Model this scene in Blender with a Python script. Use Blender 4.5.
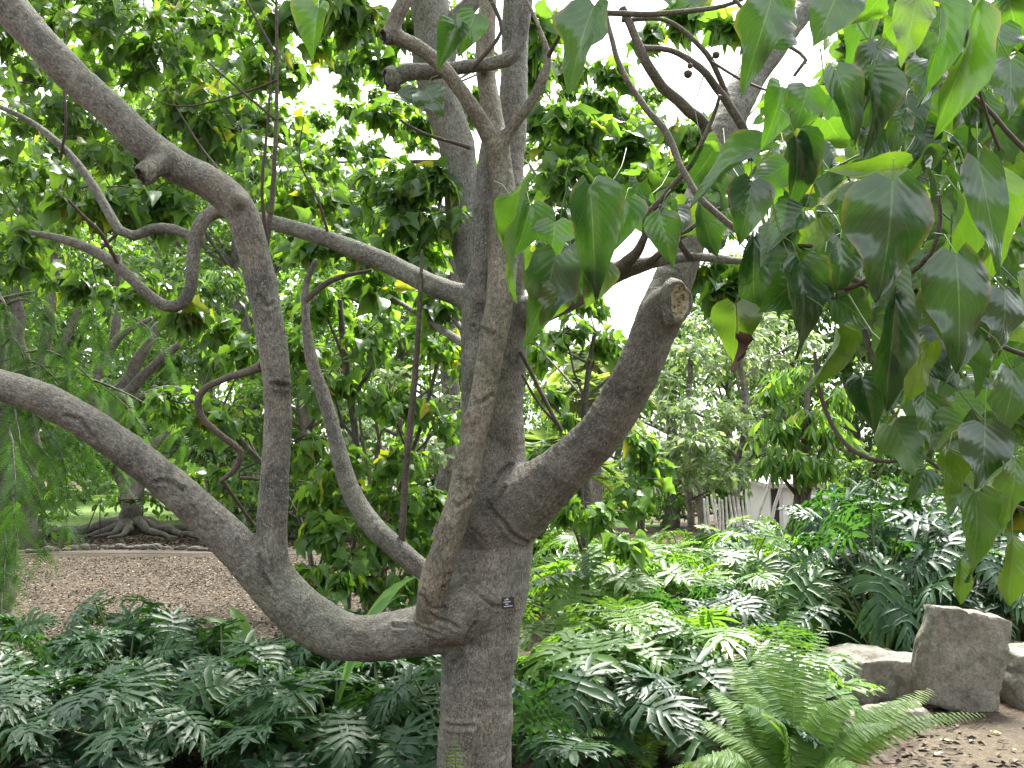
import bpy, math, random
import numpy as np
from mathutils import Vector, noise as mnoise

rng = np.random.default_rng(7)
random.seed(7)
for o in list(bpy.data.objects):
    bpy.data.objects.remove(o)
S = bpy.context.scene
COL = S.collection

# ------------------------------------------------------------------ camera
PITCH = math.radians(4.9)
FPX = 1024 * 35.0 / 36.0
cam_d = bpy.data.cameras.new("camera")
cam = bpy.data.objects.new("camera", cam_d)
COL.objects.link(cam)
cam_d.sensor_width = 36
cam_d.lens = 35
cam_d.clip_start = 0.05
cam_d.clip_end = 600
cam.location = (0, 0, 1.5)
cam.rotation_euler = (math.radians(90) + PITCH, 0, 0)
S.camera = cam

# ------------------------------------------------------------------ light
SUN_EL, SUN_AZ = math.radians(62), math.radians(22)     # azimuth from +Y towards +X
w = bpy.data.worlds.new("World")
S.world = w
w.use_nodes = True
nt = w.node_tree
for n in list(nt.nodes):
    nt.nodes.remove(n)
sky = nt.nodes.new("ShaderNodeTexSky")
sky.sky_type = 'NISHITA'
sky.sun_disc = False
sky.sun_elevation = SUN_EL
sky.sun_rotation = SUN_AZ
sky.air_density = 1.0
sky.dust_density = 4.0
hsv = nt.nodes.new("ShaderNodeHueSaturation")
hsv.inputs['Saturation'].default_value = 0.18
hsv.inputs['Value'].default_value = 1.0
bg = nt.nodes.new("ShaderNodeBackground")
bg.inputs['Strength'].default_value = 0.15
wo = nt.nodes.new("ShaderNodeOutputWorld")
nt.links.new(sky.outputs[0], hsv.inputs['Color'])
nt.links.new(hsv.outputs[0], bg.inputs[0])
nt.links.new(bg.outputs[0], wo.inputs[0])
sd = bpy.data.lights.new("sun", 'SUN')
sun = bpy.data.objects.new("sun", sd)
COL.objects.link(sun)
sd.energy = 3.0
sd.angle = math.radians(14)
sd.color = (1.0, 0.97, 0.87)
_sv = Vector((math.sin(SUN_AZ) * math.cos(SUN_EL), math.cos(SUN_AZ) * math.cos(SUN_EL), math.sin(SUN_EL)))
sun.rotation_euler = _sv.to_track_quat('Z', 'Y').to_euler()
S.view_settings.view_transform = 'Standard'
S.view_settings.look = 'None'
S.view_settings.gamma = 1.0
S.view_settings.use_curve_mapping = False
S.view_settings.exposure = 2.1
try:
    S.cycles.max_bounces = 7
    S.cycles.diffuse_bounces = 4
    S.cycles.glossy_bounces = 2
    S.cycles.transmission_bounces = 4
    S.cycles.use_denoising = True
    S.cycles.sample_clamp_indirect = 6
except Exception:
    pass

# ------------------------------------------------------------------ projection helpers
CAMP = np.array([0, 0, 1.5])
FW = np.array([0, math.cos(PITCH), math.sin(PITCH)])
UP = np.array([0, -math.sin(PITCH), math.cos(PITCH)])
RT = np.array([1.0, 0, 0])


def P(x, y, d):
    """world point seen at pixel (x, y) at depth d metres along the view axis"""
    return CAMP + d * (FW + (x - 512) / FPX * RT + (384 - y) / FPX * UP)


def G(x, y, z=0.0):
    """ground point seen at pixel (x, y)"""
    r = FW + (x - 512) / FPX * RT + (384 - y) / FPX * UP
    return CAMP + r * ((z - CAMP[2]) / r[2])


def unit(v):
    v = np.asarray(v, float)
    return v / np.maximum(np.linalg.norm(v, axis=-1, keepdims=True), 1e-9)


# ------------------------------------------------------------------ scene helpers
def thing(name, label, cat, loc=(0, 0, 0), group=None):
    o = bpy.data.objects.new(name, None)
    COL.objects.link(o)
    o.empty_display_size = 0.1
    o.location = loc
    o['label'] = label
    o['category'] = cat
    if group:
        o['group'] = group
    return o


def tag(o, label=None, cat=None, group=None, kind=None):
    if label: o['label'] = label
    if cat: o['category'] = cat
    if group: o['group'] = group
    if kind: o['kind'] = kind
    return o


class MB:
    """numpy mesh collector: verts, quads/tris and named vector attributes"""

    def __init__(self):
        self.v, self.f, self.n, self.a = [], [], 0, {}
        self.m = []

    def add(self, v, f, mat=0, **attrs):
        v = np.asarray(v, float).reshape(-1, 3)
        for k, arr in attrs.items():
            self.a.setdefault(k, []).append((self.n, np.asarray(arr, float).reshape(-1, 3)))
        f = np.asarray(f, int)
        self.f.append(f + self.n)
        self.m.append(np.full(len(f), mat, int))
        self.v.append(v)
        self.n += len(v)

    def mesh(self, name, smooth=True):
        v = np.concatenate(self.v) if self.v else np.zeros((0, 3))
        me = bpy.data.meshes.new(name)
        me.vertices.add(len(v))
        me.vertices.foreach_set("co", v.astype(np.float32).ravel())
        cnt = [np.full(len(f), f.shape[1], int) for f in self.f]
        lv = np.concatenate([f.ravel() for f in self.f])
        ct = np.concatenate(cnt)
        st = np.concatenate([[0], np.cumsum(ct)[:-1]])
        me.loops.add(len(lv))
        me.loops.foreach_set("vertex_index", lv.astype(np.int32))
        me.polygons.add(len(ct))
        me.polygons.foreach_set("loop_start", st.astype(np.int32))
        try:
            me.polygons.foreach_set("loop_total", ct.astype(np.int32))
        except Exception:
            pass
        me.polygons.foreach_set("material_index", np.concatenate(self.m).astype(np.int32))
        me.polygons.foreach_set("use_smooth", np.full(len(ct), smooth))
        me.update(calc_edges=True)
        me.validate()
        for k, parts in self.a.items():
            full = np.zeros((len(v), 3))
            for s, arr in parts:
                full[s:s + len(arr)] = arr
            at = me.attributes.new(k, 'FLOAT_VECTOR', 'POINT')
            at.data.foreach_set("vector", full.astype(np.float32).ravel())
        return me

    def build(self, name, mats, parent=None, smooth=True, loc=None):
        me = self.mesh(name, smooth)
        for m in (mats if isinstance(mats, (list, tuple)) else [mats]):
            me.materials.append(m)
        o = bpy.data.objects.new(name, me)
        COL.objects.link(o)
        if parent is not None:
            o.parent = parent
        if loc is not None:
            o.location = loc
        return o


def local(o):
    return np.array(o.location)


# ------------------------------------------------------------------ splines and tubes
def catmull(pts, step):
    """pts (n, k) -> resampled smooth curve with about one sample per step metres"""
    p = np.asarray(pts, float)
    if len(p) < 3:
        n = max(2, int(np.linalg.norm(p[-1, :3] - p[0, :3]) / step) + 1)
        t = np.linspace(0, 1, n)[:, None]
        return p[0] * (1 - t) + p[-1] * t
    q = np.vstack([2 * p[0] - p[1], p, 2 * p[-1] - p[-2]])
    out = []
    for i in range(1, len(q) - 2):
        a, b, c, d = q[i - 1], q[i], q[i + 1], q[i + 2]
        n = max(1, int(np.linalg.norm(c[:3] - b[:3]) / step))
        t = (np.arange(n) / n)[:, None]
        out.append(0.5 * ((2 * b) + (c - a) * t + (2 * a - 5 * b + 4 * c - d) * t ** 2 + (3 * b - a - 3 * c + d) * t ** 3))
    out.append(p[-1][None])
    return np.vstack(out)


def tube(mb, pr, sides=8, step=0.05, mat=0, jit=0.0, s0=0.0, cap=True):
    """pr: rows x, y, z, radius"""
    c = catmull(pr, step)
    c[:, 3] = np.maximum(c[:, 3], 0.0004)
    pts, r = c[:, :3].copy(), c[:, 3]
    if jit:
        k = np.arange(len(pts))
        pts[1:-1] += jit * r[1:-1, None] * np.stack([np.sin(k * 1.7 + s0), np.sin(k * 1.1 + 2 * s0), np.sin(k * 0.9 + 3 * s0)], 1)[1:-1]
    T = unit(np.gradient(pts, axis=0))
    n = np.zeros_like(T)
    a = np.array([0, 0, 1.0]) if abs(T[0, 2]) < 0.9 else np.array([1.0, 0, 0])
    u = unit(np.cross(T[0], a))
    for i in range(len(T)):
        u = u - T[i] * np.dot(u, T[i])
        u = u / max(np.linalg.norm(u), 1e-9)
        n[i] = u
    b = np.cross(T, n)
    th = np.arange(sides) / sides * 2 * math.pi
    ring = (n[:, None, :] * np.cos(th)[None, :, None] + b[:, None, :] * np.sin(th)[None, :, None])
    V = pts[:, None, :] + ring * r[:, None, None]
    seg = np.concatenate([[0], np.cumsum(np.linalg.norm(np.diff(pts, axis=0), axis=1))]) + s0
    bk = np.stack([np.cos(th)[None, :] * r[:, None], np.sin(th)[None, :] * r[:, None], np.repeat(seg[:, None], sides, 1)], -1)
    m = len(pts)
    i, j = np.meshgrid(np.arange(m - 1), np.arange(sides), indexing='ij')
    j2 = (j + 1) % sides
    F = np.stack([i * sides + j, i * sides + j2, (i + 1) * sides + j2, (i + 1) * sides + j], -1).reshape(-1, 4)
    mb.add(V.reshape(-1, 3), F, mat, bk=bk.reshape(-1, 3))
    if cap and sides >= 4:
        for e in (0, m - 1):
            cen = pts[e] + T[e] * r[e] * (0.35 if e else -0.35)
            vv = np.vstack([V[e], cen])
            ff = np.stack([np.arange(sides), (np.arange(sides) + 1) % sides, np.full(sides, sides)], -1)
            if not e: ff = ff[:, ::-1]
            mb.add(vv, ff, mat, bk=np.vstack([bk[e], [[0, 0, seg[e]]]]))
    return c


def px_path(rows, d0=None):
    """rows (x, y, depth, width px) -> x, y, z, radius"""
    out = []
    for x, y, d, wpx in rows:
        p = P(x, y, d)
        out.append([*p, wpx * 0.5 * d / FPX])
    return np.array(out)


# ------------------------------------------------------------------ materials
def new_mat(name):
    m = bpy.data.materials.new(name)
    m.use_nodes = True
    n = m.node_tree
    for k in list(n.nodes):
        n.nodes.remove(k)
    out = n.nodes.new("ShaderNodeOutputMaterial")
    return m, n, out


class NG:
    def __init__(self, nt): self.nt = nt

    def __call__(self, t, ins=None, **props):
        n = self.nt.nodes.new("ShaderNode" + t)
        for k, v in props.items():
            setattr(n, k, v)
        for k, v in (ins or {}).items():
            s = n.inputs[k]
            if isinstance(v, bpy.types.NodeSocket):
                self.nt.links.new(v, s)
            else:
                s.default_value = v
        return n

    def ramp(self, fac, stops, interp='LINEAR'):
        n = self.nt.nodes.new("ShaderNodeValToRGB")
        n.color_ramp.interpolation = interp
        e = n.color_ramp.elements
        while len(e) < len(stops):
            e.new(0.5)
        for el, (p, c) in zip(e, stops):
            el.position = p
            el.color = (*c, 1) if len(c) == 3 else c
        self.nt.links.new(fac, n.inputs[0])
        return n.outputs[0]

    def mix(self, fac, a, b, mode='MIX'):
        n = self.nt.nodes.new("ShaderNodeMix")
        n.data_type = 'RGBA'
        n.blend_type = mode
        for s, v in ((n.inputs[0], fac), (n.inputs[6], a), (n.inputs[7], b)):
            if isinstance(v, bpy.types.NodeSocket):
                self.nt.links.new(v, s)
            elif s.type == 'RGBA':
                s.default_value = (*v, 1) if len(v) == 3 else v
            else:
                s.default_value = v
        return n.outputs[2]

    def math(self, op, a, b=0.0, clamp=False):
        n = self.nt.nodes.new("ShaderNodeMath")
        n.operation = op
        n.use_clamp = clamp
        for s, v in ((n.inputs[0], a), (n.inputs[1], b)):
            if isinstance(v, bpy.types.NodeSocket):
                self.nt.links.new(v, s)
            else:
                s.default_value = v
        return n.outputs[0]


def leaf_mat(name, stops, trans=(0.20, 0.42, 0.03), tfac=0.38, rough=0.36, spec=0.5, veins=False, under=0.6, blotch=0.0, coat=0.0):
    """stops: colour ramp over each leaf's own random value"""
    m, n, out = new_mat(name)
    g = NG(n)
    at = g("Attribute", attribute_name="leaf")
    sp = g("SeparateXYZ", {0: at.outputs['Vector']})
    u, v, r = sp.outputs[0], sp.outputs[1], sp.outputs[2]
    col = g.ramp(r, stops)
    hgt = None
    if veins:
        au = g.math('ABSOLUTE', u)
        mid = g.math('LESS_THAN', au, 0.028)
        # side veins run outward and forward
        ph = g.math('SUBTRACT', g.math('MULTIPLY', v, 7.0), g.math('MULTIPLY', au, 3.0))
        fr = g.math('FRACT', ph)
        side = g.math('LESS_THAN', g.math('ABSOLUTE', g.math('SUBTRACT', fr, 0.5)), 0.06)
        vein = g.math('MAXIMUM', mid, g.math('MULTIPLY', side, 0.3))
        col = g.mix(g.math('MULTIPLY', vein, 0.30), col, (0.20, 0.28, 0.12))
        hgt = g.math('ADD', g.math('SINE', g.math('MULTIPLY', ph, 6.283)), g.math('MULTIPLY', mid, -1.5))
    tc = g("TexCoord")
    nz = g("TexNoise", {'Vector': tc.outputs['Object'], 'Scale': 23.0, 'Detail': 3.0})
    col = g.mix(0.55, col, g.mix(1.0, col, g.ramp(nz.outputs[0], [(0.3, (0.62, 0.66, 0.6)), (0.7, (1.25, 1.2, 1.1))]), 'MULTIPLY'))
    if blotch:
        ed = g.math('MULTIPLY', g.ramp(g.math('ABSOLUTE', u), [(0.84, (0, 0, 0)), (0.98, (1, 1, 1))]), g.ramp(g("TexNoise", {'Vector': tc.outputs['Object'], 'Scale': 9.0, 'Detail': 5.0}).outputs[0], [(0.5, (0, 0, 0)), (0.6, (.8, .8, .8))]))
        col = g.mix(ed, col, (0.16, 0.11, 0.04))
        b = g.ramp(g("TexNoise", {'Vector': tc.outputs['Object'], 'Scale': 14.0, 'Detail': 4.0}).outputs[0],
                   [(0.66, (0, 0, 0)), (0.72, (1, 1, 1))])
        col = g.mix(g.math('MULTIPLY', b, blotch), col, (0.10, 0.06, 0.02))
    bf = g("NewGeometry").outputs['Backfacing']
    colb = g.mix(under, col, (0.085, 0.165, 0.05))
    colf = g.mix(bf, col, colb)
    rr = g.math('ADD', g.math('MULTIPLY', bf, 0.3), rough)
    pr = g("BsdfPrincipled", {'Base Color': colf, 'Roughness': rr, 'Specular IOR Level': spec})
    if coat:
        pr.inputs['Coat Weight'].default_value = coat
        pr.inputs['Coat Roughness'].default_value = 0.25
    if hgt is not None:
        bp = g("Bump", {'Height': hgt, 'Strength': 0.16, 'Distance': 0.003})
        n.links.new(bp.outputs[0], pr.inputs['Normal'])
    tcol = g.mix(0.5, trans, g.mix(1.0, col, (2.6, 2.8, 1.2), 'MULTIPLY'))
    tr = g("BsdfTranslucent", {'Color': tcol})
    mx = g("MixShader", {0: g.math('MULTIPLY', tfac, g.ramp(r, [(0.4, (0.5,) * 3), (0.8, (1.08,) * 3)]), clamp=True)})
    n.links.new(pr.outputs[0], mx.inputs[1])
    n.links.new(tr.outputs[0], mx.inputs[2])
    n.links.new(mx.outputs[0], out.inputs[0])
    return m


def bark_mat(name, dark, light, speck=0.5, fine=1.0, moss=0.0, bump=0.5, rough=0.75, lichen=0.0):
    m, n, out = new_mat(name)
    g = NG(n)
    at = g("Attribute", attribute_name="bk").outputs['Vector']
    tc = g("TexCoord").outputs['Object']
    warp = g("TexNoise", {'Vector': tc, 'Scale': 9.0, 'Detail': 3.0}).outputs['Color']
    wat = g("VectorMath", {0: at, 1: g("VectorMath", {0: warp, 1: (0.05, 0.05, 0.05)}, operation='MULTIPLY').outputs[0]}, operation='ADD').outputs[0]
    long_ = g("Mapping", {'Vector': wat, 'Scale': (120 * fine, 120 * fine, 55 * fine)}).outputs[0]
    ringv = g("Mapping", {'Vector': wat, 'Scale': (14 * fine, 14 * fine, 75 * fine)}).outputs[0]
    n1 = g("TexNoise", {'Vector': long_, 'Scale': 1.0, 'Detail': 6.0, 'Roughness': 0.7}).outputs[0]
    n2 = g("TexNoise", {'Vector': ringv, 'Scale': 1.0, 'Detail': 5.0, 'Roughness': 0.65, 'Distortion': 0.6}).outputs[0]
    n3 = g("TexNoise", {'Vector': tc, 'Scale': 6.5, 'Detail': 7.0, 'Roughness': 0.68, 'Distortion': 0.5}).outputs[0]
    n4 = g("TexNoise", {'Vector': tc, 'Scale': 170.0, 'Detail': 3.0, 'Roughness': 0.75}).outputs[0]
    n5 = g("TexNoise", {'Vector': tc, 'Scale': 2.6, 'Detail': 4.0}).outputs[0]
    base = g.mix(g.ramp(n3, [(0.36, (0, 0, 0)), (0.62, (1, 1, 1))]), dark, light)
    tintc = g.ramp(n5, [(0.38, (1.03, 0.99, 0.94)), (0.5, (1, 1, 1)), (0.62, (0.94, 1.02, 0.94))])
    base = g.mix(1.0, base, tintc, 'MULTIPLY')
    k1 = g.ramp(n1, [(0.36, (0.32, 0.31, 0.30)), (0.5, (0.95, 0.95, 0.95)), (0.64, (1.75, 1.73, 1.68))])
    k2 = g.ramp(n2, [(0.30, (0.70, 0.69, 0.68)), (0.5, (1.0, 1.0, 1.0)), (0.72, (1.14, 1.13, 1.12))])
    base = g.mix(0.85, base, g.mix(1.0, base, k1, 'MULTIPLY'))
    base = g.mix(0.6, base, g.mix(1.0, base, k2, 'MULTIPLY'))
    # pale lenticels drawn out along the limb
    vo = g("TexVoronoi", {'Vector': g("Mapping", {'Vector': wat, 'Scale': (120 * fine, 120 * fine, 80 * fine)}).outputs[0], 'Scale': 1.0, 'Randomness': 1.0})
    spk = g.ramp(g.math('ADD', vo.outputs['Distance'], g.math('MULTIPLY', n4, 0.25)), [(0.28, (1, 1, 1)), (0.46, (0, 0, 0))])
    sel = g.ramp(g("TexNoise", {'Vector': tc, 'Scale': 17.0, 'Detail': 6.0, 'Roughness': 0.75}).outputs[0], [(0.36, (0, 0, 0)), (0.56, (1, 1, 1))])
    sp = g.math('MULTIPLY', g.math('MULTIPLY', spk, sel), speck)
    base = g.mix(sp, base, (0.33, 0.325, 0.295))
    fine_ = g.ramp(n4, [(0.35, (0.78, 0.78, 0.78)), (0.65, (1.2, 1.2, 1.2))])
    base = g.mix(0.8, base, g.mix(1.0, base, fine_, 'MULTIPLY'))
    # sooty stains
    st = g.ramp(g("TexNoise", {'Vector': tc, 'Scale': 4.2, 'Detail': 6.0, 'Roughness': 0.7, 'Distortion': 1.2}).outputs[0], [(0.54, (0, 0, 0)), (0.66, (0.5, 0.5, 0.5))])
    base = g.mix(st, base, g.mix(1.0, base, (0.45, 0.43, 0.41), 'MULTIPLY'))
    if moss:
        mz = g.ramp(g("TexNoise", {'Vector': tc, 'Scale': 7.0, 'Detail': 4.0}).outputs[0], [(0.5, (0, 0, 0)), (0.66, (1, 1, 1))])
        base = g.mix(g.math('MULTIPLY', mz, moss), base, (0.13, 0.16, 0.08))
    if lichen:
        lz = g.ramp(g("TexNoise", {'Vector': tc, 'Scale': 11.0, 'Detail': 8.0, 'Roughness': 0.78, 'Distortion': 0.4}).outputs[0], [(0.52, (0, 0, 0)), (0.62, (1, 1, 1))])
        base = g.mix(g.math('MULTIPLY', lz, lichen), base, (0.27, 0.275, 0.245))
    h = g.math('ADD', g.math('MULTIPLY', n1, 1.0), g.math('ADD', g.math('MULTIPLY', n2, 0.6), g.math('ADD', g.math('MULTIPLY', n4, 0.35), g.math('MULTIPLY', sp, 0.5))))
    bp = g("Bump", {'Height': h, 'Strength': bump, 'Distance': 0.01})
    pr = g("BsdfPrincipled", {'Base Color': base, 'Roughness': rough, 'Specular IOR Level': 0.45, 'Normal': bp.outputs[0]})
    n.links.new(pr.outputs[0], out.inputs[0])
    return m


def plain_mat(name, col, rough=0.7, var=0.25, scale=8.0, bump=0.0):
    m, n, out = new_mat(name)
    g = NG(n)
    tc = g("TexCoord").outputs['Object']
    nz = g("TexNoise", {'Vector': tc, 'Scale': scale, 'Detail': 5.0, 'Roughness': 0.65}).outputs[0]
    c = g.mix(1.0, col, g.ramp(nz, [(0.3, (1 - var,) * 3), (0.7, (1 + var,) * 3)]), 'MULTIPLY')
    pr = g("BsdfPrincipled", {'Base Color': c, 'Roughness': rough})
    if bump:
        b = g("Bump", {'Height': nz, 'Strength': bump, 'Distance': 0.02})
        n.links.new(b.outputs[0], pr.inputs['Normal'])
    n.links.new(pr.outputs[0], out.inputs[0])
    return m


def ground_mat(name, cols, scale, bump=0.6, patch=1.2, dark=(0.5, 0.5, 0.5)):
    m, n, out = new_mat(name)
    g = NG(n)
    tc = g("TexCoord").outputs['Object']
    vo = g("TexVoronoi", {'Vector': tc, 'Scale': scale})
    sp = g("SeparateColor", {0: vo.outputs['Color']})
    st = [(i / (len(cols) - 1), c) for i, c in enumerate(cols)]
    c = g.ramp(sp.outputs[0], st)
    n1 = g("TexNoise", {'Vector': tc, 'Scale': patch, 'Detail': 6.0, 'Roughness': 0.6}).outputs[0]
    c = g.mix(1.0, c, g.ramp(n1, [(0.35, dark), (0.65, (1.15, 1.12, 1.08))]), 'MULTIPLY')
    n2 = g("TexNoise", {'Vector': tc, 'Scale': scale * 2.5, 'Detail': 4.0}).outputs[0]
    c = g.mix(0.6, c, g.mix(1.0, c, g.ramp(n2, [(0.3, (0.5, 0.5, 0.5)), (0.7, (1.3, 1.3, 1.3))]), 'MULTIPLY'))
    h = g.math('ADD', n2, sp.outputs[1])
    b = g("Bump", {'Height': h, 'Strength': bump, 'Distance': 0.03})
    pr = g("BsdfPrincipled", {'Base Color': c, 'Roughness': 0.95, 'Specular IOR Level': 0.2, 'Normal': b.outputs[0]})
    n.links.new(pr.outputs[0], out.inputs[0])
    return m


M = {}
M['bark'] = bark_mat('grey_bark', (0.072, 0.068, 0.056), (0.180, 0.170, 0.143), speck=0.8, bump=0.65, lichen=0.16, rough=0.58)
M['bark_stem'] = bark_mat('olive_brown_bark', (0.088, 0.076, 0.054), (0.215, 0.19, 0.142), speck=0.75, bump=0.6, lichen=0.25, rough=0.6)
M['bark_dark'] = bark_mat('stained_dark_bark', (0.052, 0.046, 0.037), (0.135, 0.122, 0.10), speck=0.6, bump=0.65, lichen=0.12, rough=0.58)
M['bark_thin'] = bark_mat('thin_branch_bark', (0.06, 0.047, 0.036), (0.125, 0.105, 0.082), speck=0.5, fine=1.6, bump=0.5)
M['bark_twig'] = plain_mat('twig_bark', (0.055, 0.036, 0.025), 0.7, 0.3, 30)
M['bark_pale'] = bark_mat('pale_lichen_bark', (0.11, 0.11, 0.10), (0.21, 0.208, 0.19), speck=0.5, lichen=0.5, bump=0.5)
M['bark_far'] = bark_mat('distant_bark', (0.08, 0.072, 0.06), (0.18, 0.165, 0.145), speck=0.2, fine=0.4, bump=0.5)
M['bark_far_dark'] = bark_mat('dark_distant_bark', (0.05, 0.042, 0.035), (0.11, 0.095, 0.08), speck=0.1, fine=0.4, bump=0.5)
M['bark_moss'] = bark_mat('mossy_thin_bark', (0.11, 0.10, 0.08), (0.22, 0.20, 0.165), speck=0.5, moss=0.5, fine=1.5, bump=0.5)

GRN = lambda a, b, c: [(0.0, a), (0.5, b), (1.0, c)]
M['leaf_big'] = leaf_mat('large_glossy_leaf', [(0.0, (0.009, 0.036, 0.013)), (0.45, (0.015, 0.054, 0.014)), (0.72, (0.03, 0.085, 0.015)), (0.92, (0.10, 0.15, 0.018)), (0.98, (0.28, 0.24, 0.02)), (1.0, (0.12, 0.07, 0.025))],
                         trans=(0.13, 0.32, 0.012), tfac=0.34, rough=0.27, spec=0.8, veins=True, blotch=0.22, coat=0.3)
M['leaf_mid'] = leaf_mat('broad_leaf', [(0.0, (0.032, 0.088, 0.028)), (0.5, (0.066, 0.145, 0.034)), (0.95, (0.11, 0.20, 0.042)), (0.985, (0.28, 0.25, 0.02)), (1.0, (0.22, 0.14, 0.03))],
                         trans=(0.30, 0.52, 0.035), tfac=0.54, rough=0.34, spec=0.7)
M['leaf_lime'] = leaf_mat('lime_leaf', [(0.0, (0.045, 0.11, 0.026)), (0.6, (0.085, 0.18, 0.034)), (0.96, (0.12, 0.22, 0.04)), (1.0, (0.35, 0.26, 0.03))],
                          trans=(0.30, 0.52, 0.04), tfac=0.52, rough=0.4)
M['leaf_grey'] = leaf_mat('grey_green_leaf', [(0.0, (0.10, 0.155, 0.08)), (0.6, (0.17, 0.235, 0.135)), (1.0, (0.29, 0.35, 0.20))],
                          trans=(0.36, 0.52, 0.20), tfac=0.45, rough=0.38, spec=0.6)
M['leaf_dark'] = leaf_mat('dark_small_leaf', [(0.0, (0.032, 0.075, 0.026)), (0.6, (0.065, 0.125, 0.038)), (1.0, (0.12, 0.20, 0.055))],
                          trans=(0.25, 0.44, 0.04), tfac=0.46, rough=0.4)
M['leaf_feather'] = leaf_mat('feathery_needle', [(0.0, (0.022, 0.065, 0.012)), (0.6, (0.04, 0.10, 0.02)), (1.0, (0.07, 0.15, 0.03))],
                             trans=(0.16, 0.38, 0.03), tfac=0.45, rough=0.55)
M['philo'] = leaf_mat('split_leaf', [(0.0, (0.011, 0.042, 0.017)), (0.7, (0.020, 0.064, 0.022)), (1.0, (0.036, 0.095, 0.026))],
                      trans=(0.13, 0.34, 0.03), tfac=0.28, rough=0.44, spec=0.36)  # plants in shade: the dimness is put into a darker leaf colour
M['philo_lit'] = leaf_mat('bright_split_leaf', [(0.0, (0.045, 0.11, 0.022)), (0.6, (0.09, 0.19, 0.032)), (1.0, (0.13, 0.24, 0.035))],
                          trans=(0.30, 0.52, 0.04), tfac=0.42, rough=0.36, spec=0.55)  # same leaf for the sunlit mass, its brightness painted into the colour
M['petiole'] = plain_mat('green_petiole', (0.09, 0.14, 0.04), 0.5, 0.3, 12)
M['fern'] = leaf_mat('fern_frond', [(0.0, (0.06, 0.14, 0.028)), (0.6, (0.105, 0.205, 0.04)), (0.94, (0.16, 0.26, 0.06)), (1.0, (0.20, 0.14, 0.06))],
                     trans=(0.26, 0.50, 0.05), tfac=0.42, rough=0.5, spec=0.3)
M['strap'] = leaf_mat('strap_leaf', [(0.0, (0.05, 0.13, 0.025)), (1.0, (0.10, 0.22, 0.04))], trans=(0.28, 0.52, 0.05), tfac=0.42, rough=0.38)
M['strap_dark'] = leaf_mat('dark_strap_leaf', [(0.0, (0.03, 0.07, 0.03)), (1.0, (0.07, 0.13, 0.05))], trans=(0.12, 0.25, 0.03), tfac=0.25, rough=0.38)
M['dead'] = plain_mat('dead_leaf', (0.075, 0.038, 0.018), 0.8, 0.4, 40)

# ------------------------------------------------------------------ leaf templates  (x across, y along, z normal)
def leaf_template(rows, cols, prof, width=0.42, fold=0.25, curl=0.25, wave=0.04, phase=0.0, twist=0.0):
    v = np.linspace(0, 1, rows + 1)
    hw = np.interp(v, [p[0] for p in prof], [p[1] for p in prof]) * width
    us = np.linspace(-1, 1, cols)
    X = hw[:, None] * us[None]
    Y = np.repeat(v[:, None], cols, 1).copy()
    # basal lobes sweep back
    Y -= 0.10 * np.abs(us)[None] * np.exp(-v * 6)[:, None]
    A = np.abs(us)[None]
    Z = fold * np.abs(X) - curl * v[:, None] ** 2 + wave * np.sin(v[:, None] * 13 + phase + us[None] * 1.5) * A
    if twist:
        a = twist * v[:, None] * np.ones_like(X)
        X, Z = X * np.cos(a) - Z * np.sin(a), X * np.sin(a) + Z * np.cos(a)
    V = np.stack([X, Y, Z], -1).reshape(-1, 3)
    UV = np.stack([np.repeat(us[None], rows + 1, 0), np.repeat(v[:, None], cols, 1)], -1).reshape(-1, 2)
    i, j = np.meshgrid(np.arange(rows), np.arange(cols - 1), indexing='ij')
    F = np.stack([i * cols + j, i * cols + j + 1, (i + 1) * cols + j + 1, (i + 1) * cols + j], -1).reshape(-1, 4)
    return V, F, UV


OVATE = [(0, .30), (.06, .72), (.16, .96), (.28, 1.0), (.42, .86), (.58, .66), (.74, .42), (.88, .18), (1, .0)]
LOBED = [(0, .35), (.08, .85), (.2, .95), (.30, 1.0), (.38, 1.28), (.46, .66), (.56, .55), (.72, .42), (.88, .18), (1, .0)]
NARROW = [(0, .1), (.2, .7), (.45, 1.0), (.7, .8), (.9, .35), (1, 0)]
BIG_T = [leaf_template(12, 7, OVATE, 0.42, f, c, wv, ph, tw) for f, c, wv, ph, tw in
         [(0.25, 0.22, 0.03, 0, 0.1), (0.5, 0.35, 0.04, 1.5, -0.3), (0.1, 0.15, 0.05, 3, 0.25), (0.8, 0.3, 0.03, 4, 0.0), (0.3, 0.5, 0.05, 5, -0.1)]]
BIG_T += [leaf_template(12, 7, OVATE, 0.36, 0.9, 0.7, 0.05, 2.5, 0.7), leaf_template(12, 7, NARROW, 0.30, 0.6, 0.45, 0.05, 1, -0.6), leaf_template(12, 7, LOBED, 0.44, 0.15, 0.4, 0.07, 3.5, -0.35), leaf_template(12, 7, OVATE, 0.46, -0.2, 0.25, 0.07, 4.2, 0.15),
          leaf_template(12, 7, LOBED, 0.40, 0.3, 0.3, 0.04, 2, 0.2)]
MID_T = [leaf_template(8, 5, LOBED, 0.40, 0.3, 0.35, 0.03, 0), leaf_template(7, 5, OVATE, 0.40, 0.55, 0.45, 0.03, 2),
         leaf_template(8, 5, LOBED, 0.42, 0.15, 0.2, 0.05, 4, 0.4), leaf_template(8, 5, LOBED, 0.38, 0.7, 0.5, 0.04, 1, -0.4)]
SMALL_T = [leaf_template(2, 3, [(0, .2), (.4, 1), (1, 0)], 0.33, 0.4, 0.3, 0), leaf_template(2, 3, [(0, .3), (.35, 1), (1, 0)], 0.36, 0.2, 0.15, 0)]
LANCE_T = [leaf_template(4, 3, NARROW, 0.12, 0.4, 0.35, 0), leaf_template(4, 3, NARROW, 0.15, 0.3, 0.15, 0)]


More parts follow.
